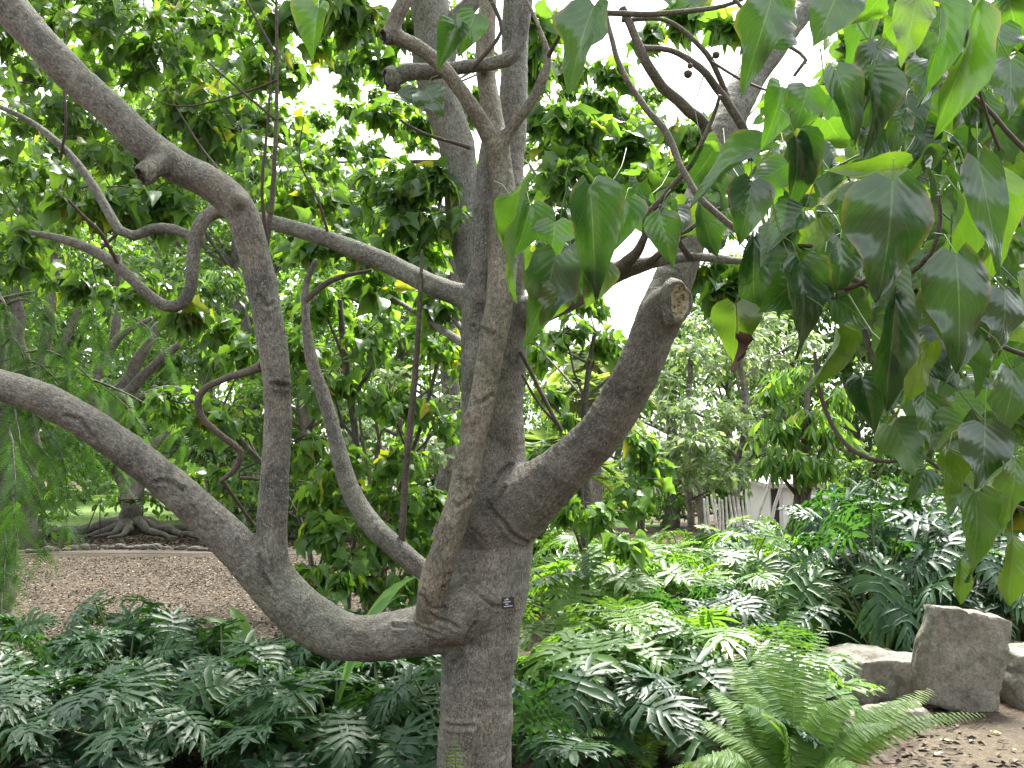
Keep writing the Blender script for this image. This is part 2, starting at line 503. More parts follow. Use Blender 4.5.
def cloud(mb, templates, pos, dirs, nrm, size, tint, mat=0):
    """write one leaf per row of pos"""
    pos, size = np.asarray(pos, float), np.asarray(size, float)
    y = unit(dirs)
    z = np.asarray(nrm, float)
    z = z - y * (z * y).sum(-1, keepdims=True)
    z = unit(z)
    x = np.cross(y, z)
    k = rng.integers(0, len(templates), len(pos))
    for t, (V, F, UV) in enumerate(templates):
        q = np.where(k == t)[0]
        if not len(q):
            continue
        A = (V[None, :, 0, None] * x[q][:, None] + V[None, :, 1, None] * y[q][:, None] + V[None, :, 2, None] * z[q][:, None]) * size[q][:, None, None] + pos[q][:, None]
        nv = len(V)
        FF = (F[None] + (np.arange(len(q)) * nv)[:, None, None]).reshape(-1, F.shape[1])
        L = np.concatenate([np.repeat(UV[None], len(q), 0), np.repeat(tint[q][:, None, None], nv, 1)], -1)
        mb.add(A.reshape(-1, 3), FF, mat, leaf=L.reshape(-1, 3))


def rand_dir(n):
    return unit(rng.normal(size=(n, 3)))


def clump_leaves(mb, tw, centre, rad, n_twigs, per, size, templates, droop=0.5, flat=0.7, twig_r=0.004, up=0.25, squash=0.75, tint=(0, 1), petiole=0.25, sides=3):
    """twigs growing through a ball of foliage, leaves along them"""
    c = np.asarray(centre, float)
    d = rand_dir(n_twigs)
    d[:, 2] = d[:, 2] * squash + up
    st = c + rand_dir(n_twigs) * rad * rng.uniform(0.0, 0.55, (n_twigs, 1)) * [1, 1, squash]
    ln = rad * rng.uniform(0.45, 1.0, n_twigs)
    end = st + unit(d) * ln[:, None] * [1, 1, squash]
    end[:, 2] -= droop * 0.25 * ln
    if tw is not None:
        for a, b in zip(st, end):
            mid = (a + b) / 2 + rng.normal(size=3) * 0.08 * rad + [0, 0, 0.06 * rad]
            tube(tw, np.array([[*a, twig_r], [*mid, twig_r * 0.8], [*b, twig_r * 0.35]]), sides, 0.25 * rad, mat=1, cap=False)
    t = rng.uniform(0.15, 1.05, (n_twigs, per))
    base = st[:, None] + (end - st)[:, None] * t[..., None]
    base = base.reshape(-1, 3)
    n = len(base)
    axis = np.repeat(unit(end - st), per, 0)
    dr = rand_dir(n)
    dr = unit(dr * [1, 1, 0.5] + axis * 0.6 + np.array([0, 0, -droop]))
    nr = np.array([0, 0, 1.0]) * flat + rand_dir(n) * 0.75 + dr * [1, 1, 0] * 0.2
    sz = size * rng.uniform(0.6, 1.2, n)
    base = base + dr * sz[:, None] * petiole
    cloud(mb, templates, base, dr, nr, sz, rng.uniform(*tint, n))


# ================================================================== GROUND
def sheet(name, poly, z, mat, wav=0.0, res=None):
    me = bpy.data.meshes.new(name)
    me.from_pydata([(x, y, z) for x, y in poly], [], [list(range(len(poly)))])
    me.materials.append(mat)
    o = bpy.data.objects.new(name, me)
    COL.objects.link(o)
    o['kind'] = 'structure'
    return o


M['soil'] = ground_mat('leaf_litter_soil', [(0.06, 0.045, 0.033), (0.11, 0.08, 0.058), (0.085, 0.065, 0.05), (0.17, 0.135, 0.10)], 26, 0.8, 0.9)
M['mulch'] = ground_mat('wood_chip_mulch', [(0.04, 0.031, 0.021), (0.08, 0.062, 0.043), (0.062, 0.048, 0.033), (0.11, 0.09, 0.065)], 26, 0.9, 0.55, dark=(0.5, 0.5, 0.48))
M['dirt'] = ground_mat('bare_dirt', [(0.085, 0.069, 0.05), (0.12, 0.098, 0.073), (0.10, 0.082, 0.06), (0.155, 0.13, 0.10)], 60, 0.6, 1.4, dark=(0.7, 0.7, 0.7))
M['path'] = ground_mat('grey_path', [(0.075, 0.068, 0.058), (0.11, 0.10, 0.085)], 30, 0.3, 0.7)
M['lawn'] = ground_mat('lawn_grass', [(0.07, 0.13, 0.03), (0.12, 0.19, 0.045), (0.10, 0.165, 0.04)], 40, 0.5, 0.4, dark=(0.8, 0.8, 0.8))
sheet('ground', [(-300, -60), (300, -60), (300, 400), (-300, 400)], 0.0, M['soil'])
sheet('mulch_ground', [(-9.5, 7.0), (-6.0, 6.6), (-3.0, 7.0), (-1.6, 7.7), (-0.9, 9.0), (-1.0, 13.0), (-2.2, 17.3), (-7.0, 18.0), (-12.5, 17.3), (-12, 11)], 0.004, M['mulch'])
sheet('path', [(-15, 17.6), (-9, 18.2), (-2.0, 17.6), (3.0, 16.5), (3.0, 17.2), (-2.0, 18.3), (-9, 19.0), (-15, 18.4)], 0.008, M['path'])
sheet('lawn', [(-40, 24.5), (-6, 24.0), (4, 26.0), (4, 75), (-40, 75)], 0.004, M['lawn'])
sheet('dirt_ground', [(1.7, 2.5), (6, 2.5), (6, 6.6), (3.6, 6.35), (2.4, 5.9), (1.9, 5.0)], 0.004, M['dirt'])

# loose chips on the mulch
mb = MB()
N = 90000
yy = 6.8 + (17.2 - 6.8) * rng.random(N) ** 1.3
xx = -12 + 11.0 * rng.random(N)
keep = (xx > -0.62 * yy - 0.4) & (xx < -0.9 - 0.05 * yy)
xx, yy = xx[keep], yy[keep]
n = len(xx)
th = rng.uniform(0, 6.28, n)
dirs = np.stack([np.cos(th), np.sin(th), rng.normal(0, 0.25, n)], 1)
cloud(mb, [(np.array([[-.22, 0, 0], [.22, 0, 0], [.17, 1, .05], [-.19, .95, .02]]), np.array([[0, 1, 2, 3]]), np.zeros((4, 2)))],
      np.stack([xx, yy, np.full(n, 0.012)], 1), dirs, np.array([0, 0, 1.0]) + rng.normal(0, 0.35, (n, 3)), rng.uniform(0.016, 0.042, n), rng.random(n))
m, nn, out = new_mat('wood_chip')
g = NG(nn)
r_ = g("SeparateXYZ", {0: g("Attribute", attribute_name="leaf").outputs['Vector']}).outputs[2]
pr = g("BsdfPrincipled", {'Base Color': g.ramp(r_, [(0, (0.026, 0.020, 0.013)), (0.35, (0.064, 0.048, 0.032)), (0.7, (0.102, 0.079, 0.054)), (0.985, (0.17, 0.132, 0.094)), (1.0, (0.34, 0.30, 0.23))]), 'Roughness': 0.9})
nn.links.new(pr.outputs[0], out.inputs[0])
M['chip'] = m
tag(mb.build('wood_chips', M['chip']), kind='stuff', label='loose brown wood chips scattered over the mulched clearing', cat='mulch')

# litter on the soil at the front and on the far bed
mb = MB()
for (x0, x1, y0, y1, n) in ((-4.2, 2.6, 3.8, 7.2, 5200), (1.8, 5.0, 3.6, 6.6, 420), (-12, -1.5, 18.6, 24.5, 9000)):
    th = rng.uniform(0, 6.28, n)
    dirs = np.stack([np.cos(th), np.sin(th), rng.normal(0, 0.3, n)], 1)
    cloud(mb, SMALL_T, np.stack([rng.uniform(x0, x1, n), rng.uniform(y0, y1, n), np.full(n, 0.014)], 1), dirs,
          np.array([0, 0, 1.0]) + rng.normal(0, 0.4, (n, 3)), rng.uniform(0.03, 0.07, n) * (1.0 if y0 < 10 else 1.6), rng.random(n) * (0.6 if x0 > 1 else 0.9))
tag(mb.build('leaf_litter', M['chip']), kind='stuff', label='dry brown leaf litter on the garden soil', cat='leaf litter')

# ================================================================== MAIN TREE
tree = thing('tree', 'large grey barked tree with sweeping low limbs and a black plant tag on its trunk', 'tree', tuple(G(474, 843)))
LIMBS = []   # thick limbs, fused into one skin
def limb(rows):
    L = px_path(rows)
    L[:, 3] *= 0.97 if not LIMBS else 0.90
    LIMBS.append(L)
    return L

limb([(473, 905, 4.0, 125), (473, 850, 4.0, 100), (474, 790, 4.0, 81), (475, 740, 4.0, 76), (477, 690, 4.0, 75), (481, 640, 4.0, 78), (489, 580, 4.02, 84),
      (494, 520, 4.05, 80), (493, 460, 4.07, 68), (492, 400, 4.08, 64), (494, 340, 4.1, 68), (495, 295, 4.1, 64), (502, 250, 4.12, 46), (506, 190, 4.15, 37), (512, 120, 4.2, 30), (515, 60, 4.25, 28), (516, -10, 4.3, 26), (520, -80, 4.4, 24)])
limb([(431, 626, 3.9, 34), (430, 602, 3.83, 32), (435, 578, 3.81, 33), (446, 545, 3.79, 31), (460, 500, 3.80, 31), (471, 450, 3.82, 30), (482, 400, 3.84, 29), (491, 350, 3.86, 30), (500, 300, 3.90, 31), (503, 250, 3.95, 33), (504, 200, 3.97, 28), (501, 170, 3.98, 26), (497, 145, 3.98, 26), (491, 105, 4.0, 23), (485, 65, 4.05, 22), (488, 0, 4.1, 20), (492, -60, 4.2, 18)])
limb([(497, 150, 3.97, 22), (480, 120, 3.93, 18), (462, 92, 3.9, 17), (440, 64, 3.87, 17), (414, 45, 3.85, 17), (398, 38, 3.84, 18), (392, 30, 3.84, 19), (399, 12, 3.84, 18), (412, -14, 3.84, 16), (430, -60, 3.84, 14)])
limb([(496, 152, 3.96, 18), (512, 128, 3.93, 13), (530, 104, 3.9, 12), (543, 78, 3.9, 12), (548, 58, 3.9, 9), (540, 30, 3.9, 6), (523, -8, 3.9, 5), (505, -50, 3.9, 4)])
limb([(482, 300, 4.0, 26), (481, 240, 3.99, 22), (483, 190, 4.0, 19), (490, 130, 4.05, 17)])
limb([(529, -50, 4.0, 20), (526, -10, 3.98, 19), (521, 30, 3.96, 18), (514, 54, 3.96, 18), (495, 63, 3.96, 16), (465, 67, 3.97, 16), (432, 72, 3.98, 18), (408, 72, 3.98, 20), (393, 78, 3.97, 21)])
# swollen collar where the low limb leaves the trunk
limb([(436, 622, 3.92, 50), (458, 612, 3.89, 70), (478, 604, 3.93, 62), (494, 606, 4.0, 40)])
# left low limb
limb([(478, 612, 4.0, 62), (452, 622, 3.98, 64), (425, 630, 3.95, 55), (385, 637, 3.92, 51), (345, 636, 3.9, 52), (312, 621, 3.88, 56), (284, 596, 3.86, 55), (250, 560, 3.84, 49), (215, 526, 3.82, 43), (180, 494, 3.8, 41), (140, 460, 3.77, 39), (95, 428, 3.74, 38), (45, 400, 3.7, 37), (0, 385, 3.66, 36), (-60, 368, 3.6, 36), (-120, 346, 3.6, 34)])
# upright from it, bending up-left
limb([(284, 590, 3.86, 44), (273, 560, 3.84, 35), (272, 520, 3.83, 34), (276, 460, 3.82, 31), (278, 400, 3.8, 31), (272, 340, 3.78, 33), (260, 280, 3.76, 34), (249, 235, 3.74, 34), (236, 205, 3.72, 37), (212, 184, 3.7, 37), (180, 168, 3.69, 37), (150, 148, 3.68, 38), (108, 108, 3.65, 37), (62, 66, 3.62, 38), (22, 22, 3.6, 40), (-14, -24, 3.56, 42), (-60, -90, 3.5, 42)])
limb([(165, 160, 3.66, 30), (152, 168, 3.6, 24), (146, 173, 3.56, 20)])
limb([(240, 205, 3.7, 22), (239, 199, 3.64, 15)])
# right cut limb, carrying on up-right behind the wound
limb([(490, 522, 4.02, 92), (512, 508, 4.0, 84), (540, 490, 3.96, 67), (570, 464, 3.92, 55), (600, 433, 3.88, 51), (625, 396, 3.85, 50), (642, 362, 3.84, 49), (656, 324, 3.86, 48), (670, 288, 3.92, 45), (688, 240, 4.0, 42), (707, 185, 4.1, 40), (728, 125, 4.2, 37), (752, 75, 4.3, 34), (782, 36, 4.4, 29), (812, -6, 4.5, 26), (840, -60, 4.6, 24)])
limb([(659, 320, 3.85, 48), (668, 306, 3.80, 45), (675, 301, 3.765, 42)])
# left upper limb behind
limb([(488, 305, 4.1, 40), (462, 296, 4.12, 27), (430, 284, 4.15, 24), (385, 262, 4.2, 22), (330, 240, 4.25, 20), (285, 226, 4.3, 18), (250, 217, 4.33, 16), (222, 211, 4.35, 16), (206, 217, 4.34, 17), (196, 236, 4.33, 16), (193, 262, 4.33, 15), (191, 285, 4.33, 14), (183, 303, 4.33, 14), (166, 306, 4.33, 13), (145, 292, 4.32, 13), (122, 270, 4.3, 13), (92, 250, 4.3, 12), (62, 239, 4.3, 10), (30, 232, 4.3, 6)])
limb([(200, 240, 4.33, 12), (172, 229, 4.36, 12), (152, 229, 4.38, 12), (134, 236, 4.4, 11), (120, 231, 4.4, 11), (106, 208, 4.42, 11), (84, 172, 4.45, 10), (52, 138, 4.48, 9), (20, 116, 4.5, 7), (-30, 95, 4.5, 6)])
# middle limb behind
limb([(470, 600, 4.1, 40), (432, 576, 4.14, 25), (398, 550, 4.18, 24), (368, 520, 4.22, 24), (348, 484, 4.26, 21), (336, 440, 4.3, 18), (325, 400, 4.34, 16), (312, 362, 4.36, 14), (306, 320, 4.38, 10), (306, 285, 4.4, 8), (316, 260, 4.4, 6)])
# right upper limb
limb([(505, 318, 4.08, 44), (535, 310, 4.05, 36), (562, 300, 4.0, 33), (590, 285, 3.94, 31), (612, 273, 3.88, 26), (636, 266, 3.8, 19), (660, 261, 3.7, 13), (695, 257, 3.5, 11), (730, 260, 3.3, 10), (770, 264, 3.1, 8)])

# --- coarse union -> voxel remesh -> project on a smooth blended surface
def limb_sdf(Q, curves, k=0.02):
    acc = None
    for c in curves:
        a, b = c[:-1, :3], c[1:, :3]
        ra, rb = c[:-1, 3], c[1:, 3]
        ab = b - a
        l2 = (ab ** 2).sum(1)
        best = np.full(len(Q), 1e9)
        lo, hi = c[:, :3].min(0) - 0.35, c[:, :3].max(0) + 0.35
        idx = np.where(((Q > lo) & (Q < hi)).all(1))[0]
        for s in range(len(a)):
            q = Q[idx] - a[s]
            t = np.clip((q @ ab[s]) / max(l2[s], 1e-9), 0, 1)
            dd = np.linalg.norm(q - t[:, None] * ab[s], axis=1) - (ra[s] + t * (rb[s] - ra[s]))
            best[idx] = np.minimum(best[idx], dd)
        if acc is None:
            acc = best
        else:
            kk = k
            h = np.clip(0.5 + 0.5 * (best - acc) / kk, 0, 1)
            acc = best * (1 - h) + acc * h - kk * h * (1 - h)
    return acc


curves = []
for L in LIMBS:
    c = catmull(L, 0.035)
    curves.append(c)
mb = MB()
for c in curves:
    tube(mb, c, 14, 10.0)
tmp = mb.build('tmp_union', M['bark'])
md = tmp.modifiers.new('r', 'REMESH')
md.mode = 'VOXEL'
md.voxel_size = 0.0062
md.adaptivity = 0.0
dg = bpy.context.evaluated_depsgraph_get()
ev = tmp.evaluated_get(dg)
tm = bpy.data.meshes.new_from_object(ev)
nv = len(tm.vertices)
Q = np.zeros(nv * 3, np.float32); tm.vertices.foreach_get('co', Q); Q = Q.reshape(-1, 3).astype(float)
bpy.data.objects.remove(tmp)

eps = 0.004
for it in range(2):
    d0 = limb_sdf(Q, curves)
    nrm_ = np.zeros(nv * 3, np.float32)
    tm.vertices.foreach_set('co', Q.astype(np.float32).ravel()); tm.update()
    tm.vertices.foreach_get('normal', nrm_)
    nrm_ = nrm_.reshape(-1, 3).astype(float)
    Q = Q - nrm_ * np.clip(d0, -0.05, 0.012)[:, None] * 0.9
# light Laplacian smoothing
ne = len(tm.edges)
E = np.zeros(ne * 2, np.int32); tm.edges.foreach_get('vertices', E); E = E.reshape(-1, 2)
deg = np.bincount(E.ravel(), minlength=nv).astype(float)[:, None]
def lap(Q):
    s = np.zeros_like(Q)
    for ax in range(3):
        s[:, ax] = np.bincount(E[:, 0], Q[E[:, 1], ax], nv) + np.bincount(E[:, 1], Q[E[:, 0], ax], nv)
    return s / np.maximum(deg, 1)
for it in range(7):
    Q = Q + 0.5 * (lap(Q) - Q)
# bark coordinates: nearest limb
best = np.full(nv, 1e9); bk = np.zeros((nv, 3)); lid = np.zeros(nv, int); rad = np.zeros(nv)
soff = 0.0
for ci, c in enumerate(curves):
    pts, r = c[:, :3], c[:, 3]
    T = unit(np.gradient(pts, axis=0))
    u = unit(np.cross(T[0], [0, 1.0, 0.1])); ns = []
    for i in range(len(T)):
        u = u - T[i] * np.dot(u, T[i]); u = u / max(np.linalg.norm(u), 1e-9); ns.append(u)
    ns = np.array(ns); bs = np.cross(T, ns)
    seg = np.concatenate([[0], np.cumsum(np.linalg.norm(np.diff(pts, axis=0), axis=1))]) + soff
    for s0 in range(0, nv, 20000):
        q = Q[s0:s0 + 20000]
        D = np.linalg.norm(q[:, None] - pts[None], axis=2)
        j = D.argmin(1)
        d = D[np.arange(len(q)), j] - r[j]
        up = d < best[s0:s0 + 20000]
        rel = q - pts[j]
        al = (rel * T[j]).sum(1)
        a, b = (rel * ns[j]).sum(1), (rel * bs[j]).sum(1)
        rows = np.stack([a, b, seg[j] + al], 1)
        ii = np.where(up)[0]
        bk[s0 + ii] = rows[ii]; best[s0 + ii] = d[ii]; lid[s0 + ii] = ci; rad[s0 + ii] = r[j][ii]
    soff += 7.3
# surface relief: undulation, wrinkle rings, knots
tm.vertices.foreach_set('co', Q.astype(np.float32).ravel()); tm.update()
nrm_ = np.zeros(nv * 3, np.float32); tm.vertices.foreach_get('normal', nrm_); nrm_ = nrm_.reshape(-1, 3)
disp = np.zeros(nv)
for i in range(nv):
    q = Q[i]
    v = Vector(q)
    disp[i] = 0.0055 * mnoise.noise(v * 7.0) + 0.0022 * mnoise.noise(v * 24.0) + 0.0016 * mnoise.noise(Vector((bk[i, 0] * 10, bk[i, 1] * 10, bk[i, 2] * 70)))
disp *= np.clip(rad / 0.07, 0.35, 1.3)

def nearest_surface(px, py):
    """front vertex seen near a pixel"""
    rel = Q - CAMP
    dd = rel @ FW
    sx = 512 + FPX * (rel @ RT) / dd
    sy = 384 - FPX * (rel @ UP) / dd
    near = np.where((np.abs(sx - px) < 4) & (np.abs(sy - py) < 4))[0]
    if not len(near):
        near = np.array([np.argmin((sx - px) ** 2 + (sy - py) ** 2)])
    return near[np.argmin(dd[near])]

KNOTS = [(466, 468, .030, .013, 1), (622, 388, .030, .014, 1), (500, 592, .020, .008, 1), (212, 520, .026, .010, 1), (276, 470, .018, .006, 1), (508, 362, .018, .006, 1),
         (472, 470, .02, .006, 1), (494, 638, .014, -.006, 0), (486, 640, .010, -.006, 0), (484, 602, .012, -.007, 0), (276, 380, .022, .008, 1), (150, 448, .022, -.004, 0), (196, 505, .03, .008, 1), (240, 540, .03, .009, 1),
         (465, 415, .034, .016, 1), (600, 470, .02, .006, 1), (470, 725, .02, .005, 1), (452, 700, .012, -.004, 0), (110, 420, .025, .007, 1), (480, 690, .012, -.004, 0)]
for kx, ky, kr, ka, ring in KNOTS:
    p = Q[nearest_surface(kx, ky)]
    d = np.linalg.norm(Q - p, axis=1)
    if ring:   # raised eye with a sunken centre
        ka *= .65
        disp += ka * np.exp(-((d - kr * 0.62) / (kr * 0.42)) ** 2) * (d < 3 * kr) - ka * 0.35 * np.exp(-(d / (kr * 0.3)) ** 2)
    else:
        disp += ka * np.exp(-(d / kr) ** 2)
# creases round the unions: polyline grooves on the bark
CREASE = [[(452, 578), (462, 576), (474, 584), (486, 594), (497, 603), (503, 606)], [(418, 600), (424, 608), (434, 612), (443, 606)], [(446, 590), (444, 602), (441, 612)], [(484, 498), (492, 512), (504, 526), (517, 538), (529, 545)], [(480, 490), (492, 478), (503, 470), (514, 462)],
          [(484, 505), (493, 496), (502, 484)], [(420, 590), (424, 612), (432, 622), (446, 626), (458, 632)], [(398, 622), (415, 630), (436, 638)], [(262, 552), (268, 575), (280, 590)], [(470, 322), (480, 326), (492, 330)], [(276, 388), (284, 386), (291, 383)], [(442, 722), (458, 724), (476, 722)], [(446, 660), (456, 655), (470, 640), (478, 628)], [(70, 420), (84, 425), (96, 442)], [(160, 480), (172, 478), (186, 486)], [(262, 300), (270, 304), (276, 300)], [(470, 395), (480, 400), (496, 398)], [(452, 500), (462, 504), (474, 500)]]
for line in CREASE:
    pts = [Q[nearest_surface(*p)] for p in line]
    cp = catmull(np.array(pts), 0.008)
    lo, hi = cp.min(0) - 0.06, cp.max(0) + 0.06
    ii = np.where(((Q > lo) & (Q < hi)).all(1))[0]
    d = np.linalg.norm(Q[ii][:, None] - cp[None], axis=2).min(1)
    disp[ii] += -0.015 * np.exp(-(d / 0.0065) ** 2) + 0.005 * np.exp(-((d - 0.017) / 0.008) ** 2)
Q = Q + nrm_ * disp[:, None]
OFF = np.array(tree.location)
tm.vertices.foreach_set('co', (Q - OFF).astype(np.float32).ravel())
at = tm.attributes.new('bk', 'FLOAT_VECTOR', 'POINT')
at.data.foreach_set('vector', bk.astype(np.float32).ravel())
tm.polygons.foreach_set('use_smooth', np.ones(len(tm.polygons), bool))
tm.materials.clear(); tm.materials.append(M['bark']); tm.materials.append(M['bark_stem'])
npoly = len(tm.polygons)
lvi = np.zeros(len(tm.loops), np.int32); tm.loops.foreach_get('vertex_index', lvi)
lst = np.zeros(npoly, np.int32); tm.polygons.foreach_get('loop_start', lst)
tm.materials.append(M['bark_dark'])
fv = lvi[lst]
mi = np.isin(lid[fv], (1, 2, 3)).astype(np.int32)
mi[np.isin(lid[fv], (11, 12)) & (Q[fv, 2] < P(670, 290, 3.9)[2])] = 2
tm.polygons.foreach_set('material_index', mi)
tm.update()
tm.name = 'trunk'
trunk = bpy.data.objects.new('trunk', tm)
COL.objects.link(trunk)
trunk.parent = tree
trunk['label'] = 'grey bark trunk with thick spreading limbs'

# cut wound: pale rotten face with a bark collar
def wound(name, px, py, d, rw, rh, facing, dark=False):
    c = P(px, py, d) - OFF
    z = unit(np.array(facing, float)); x = unit(np.cross([0, 0, 1.0], z)); y = np.cross(z, x)
    mb = MB()
    rings = [(0.0, -0.006), (0.3, -0.010), (0.6, -0.004), (0.85, 0.000), (0.97, 0.010), (1.12, 0.012), (1.3, 0.000), (1.42, -0.03)]
    S_ = 28; th = np.arange(S_) / S_ * 6.2832
    V = []
    for i, (rr, h) in enumerate(rings):
        wob = 1 + 0.05 * np.sin(3 * th + 1) + 0.03 * np.sin(5 * th)
        hh = h + (0.006 * np.sin(4 * th + i * 2) * (rr < 0.9) + 0.004 * np.sin(7 * th + i)) * (rr > 0)
        V.append(c + (x * (np.cos(th) * rr * rw * wob)[:, None] + y * (np.sin(th) * rr * rh * wob)[:, None] + z * hh[:, None] if np.ndim(hh) else 0))
    V = np.concatenate(V)
    F, Fb = [], []
    for i in range(len(rings) - 1):
        for j in range(S_):
            f = [i * S_ + j, i * S_ + (j + 1) % S_, (i + 1) * S_ + (j + 1) % S_, (i + 1) * S_ + j]
            (F if i < 4 else Fb).append(f)
    mb.add(V, F, 0, bk=V * 1.0)
    mb.f.append(np.array(Fb)); mb.m.append(np.ones(len(Fb), int))
    return mb.build(name, [M['rot_dark'] if dark else M['rot'], M['bark']], tree)

m, nn, out = new_mat('cut_wood')
g = NG(nn)
tc = g("TexCoord").outputs['Object']
nz = g("TexNoise", {'Vector': tc, 'Scale': 42.0, 'Detail': 5.0, 'Roughness': 0.7, 'Distortion': 0.8}).outputs[0]
pr = g("BsdfPrincipled", {'Base Color': g.ramp(nz, [(0.36, (0.02, 0.013, 0.008)), (0.42, (0.14, 0.085, 0.045)), (0.48, (0.40, 0.33, 0.22)), (0.6, (0.60, 0.54, 0.42))]), 'Roughness': 0.85})
b = g("Bump", {'Height': nz, 'Strength': 0.8, 'Distance': 0.01}); nn.links.new(b.outputs[0], pr.inputs['Normal'])
nn.links.new(pr.outputs[0], out.inputs[0])
M['rot'] = m
M['rot_dark'] = plain_mat('dark_rotten_wood', (0.03, 0.022, 0.016), 0.9, 0.4, 60, 0.5)
wound('cut_face', 678, 302, 3.665, 0.042, 0.066, (0.42, -0.88, -0.05))
wound('cut_face', 143, 175, 3.53, 0.022, 0.03, (-0.5, -0.6, -0.6), True)
wound('cut_face', 389, 79, 3.955, 0.033, 0.038, (-0.85, -0.4, -0.3), True)
wound('cut_face', 386, 36, 3.83, 0.022, 0.026, (-0.8, -0.5, -0.35), True)

# --- thin branches, each a part
def branch(rows, mat='bark_thin', sides=8, name='branch', parent=None, jit=0.1):
    mb = MB()
    pr = px_path(rows)
    pr[:, 3] *= .85
    pr[:, :3] -= OFF if parent is None else np.array(parent.location)
    tube(mb, pr, sides, 0.03, jit=jit, s0=rng.uniform(0, 9))
    return mb.build(name, M[mat], parent or tree)

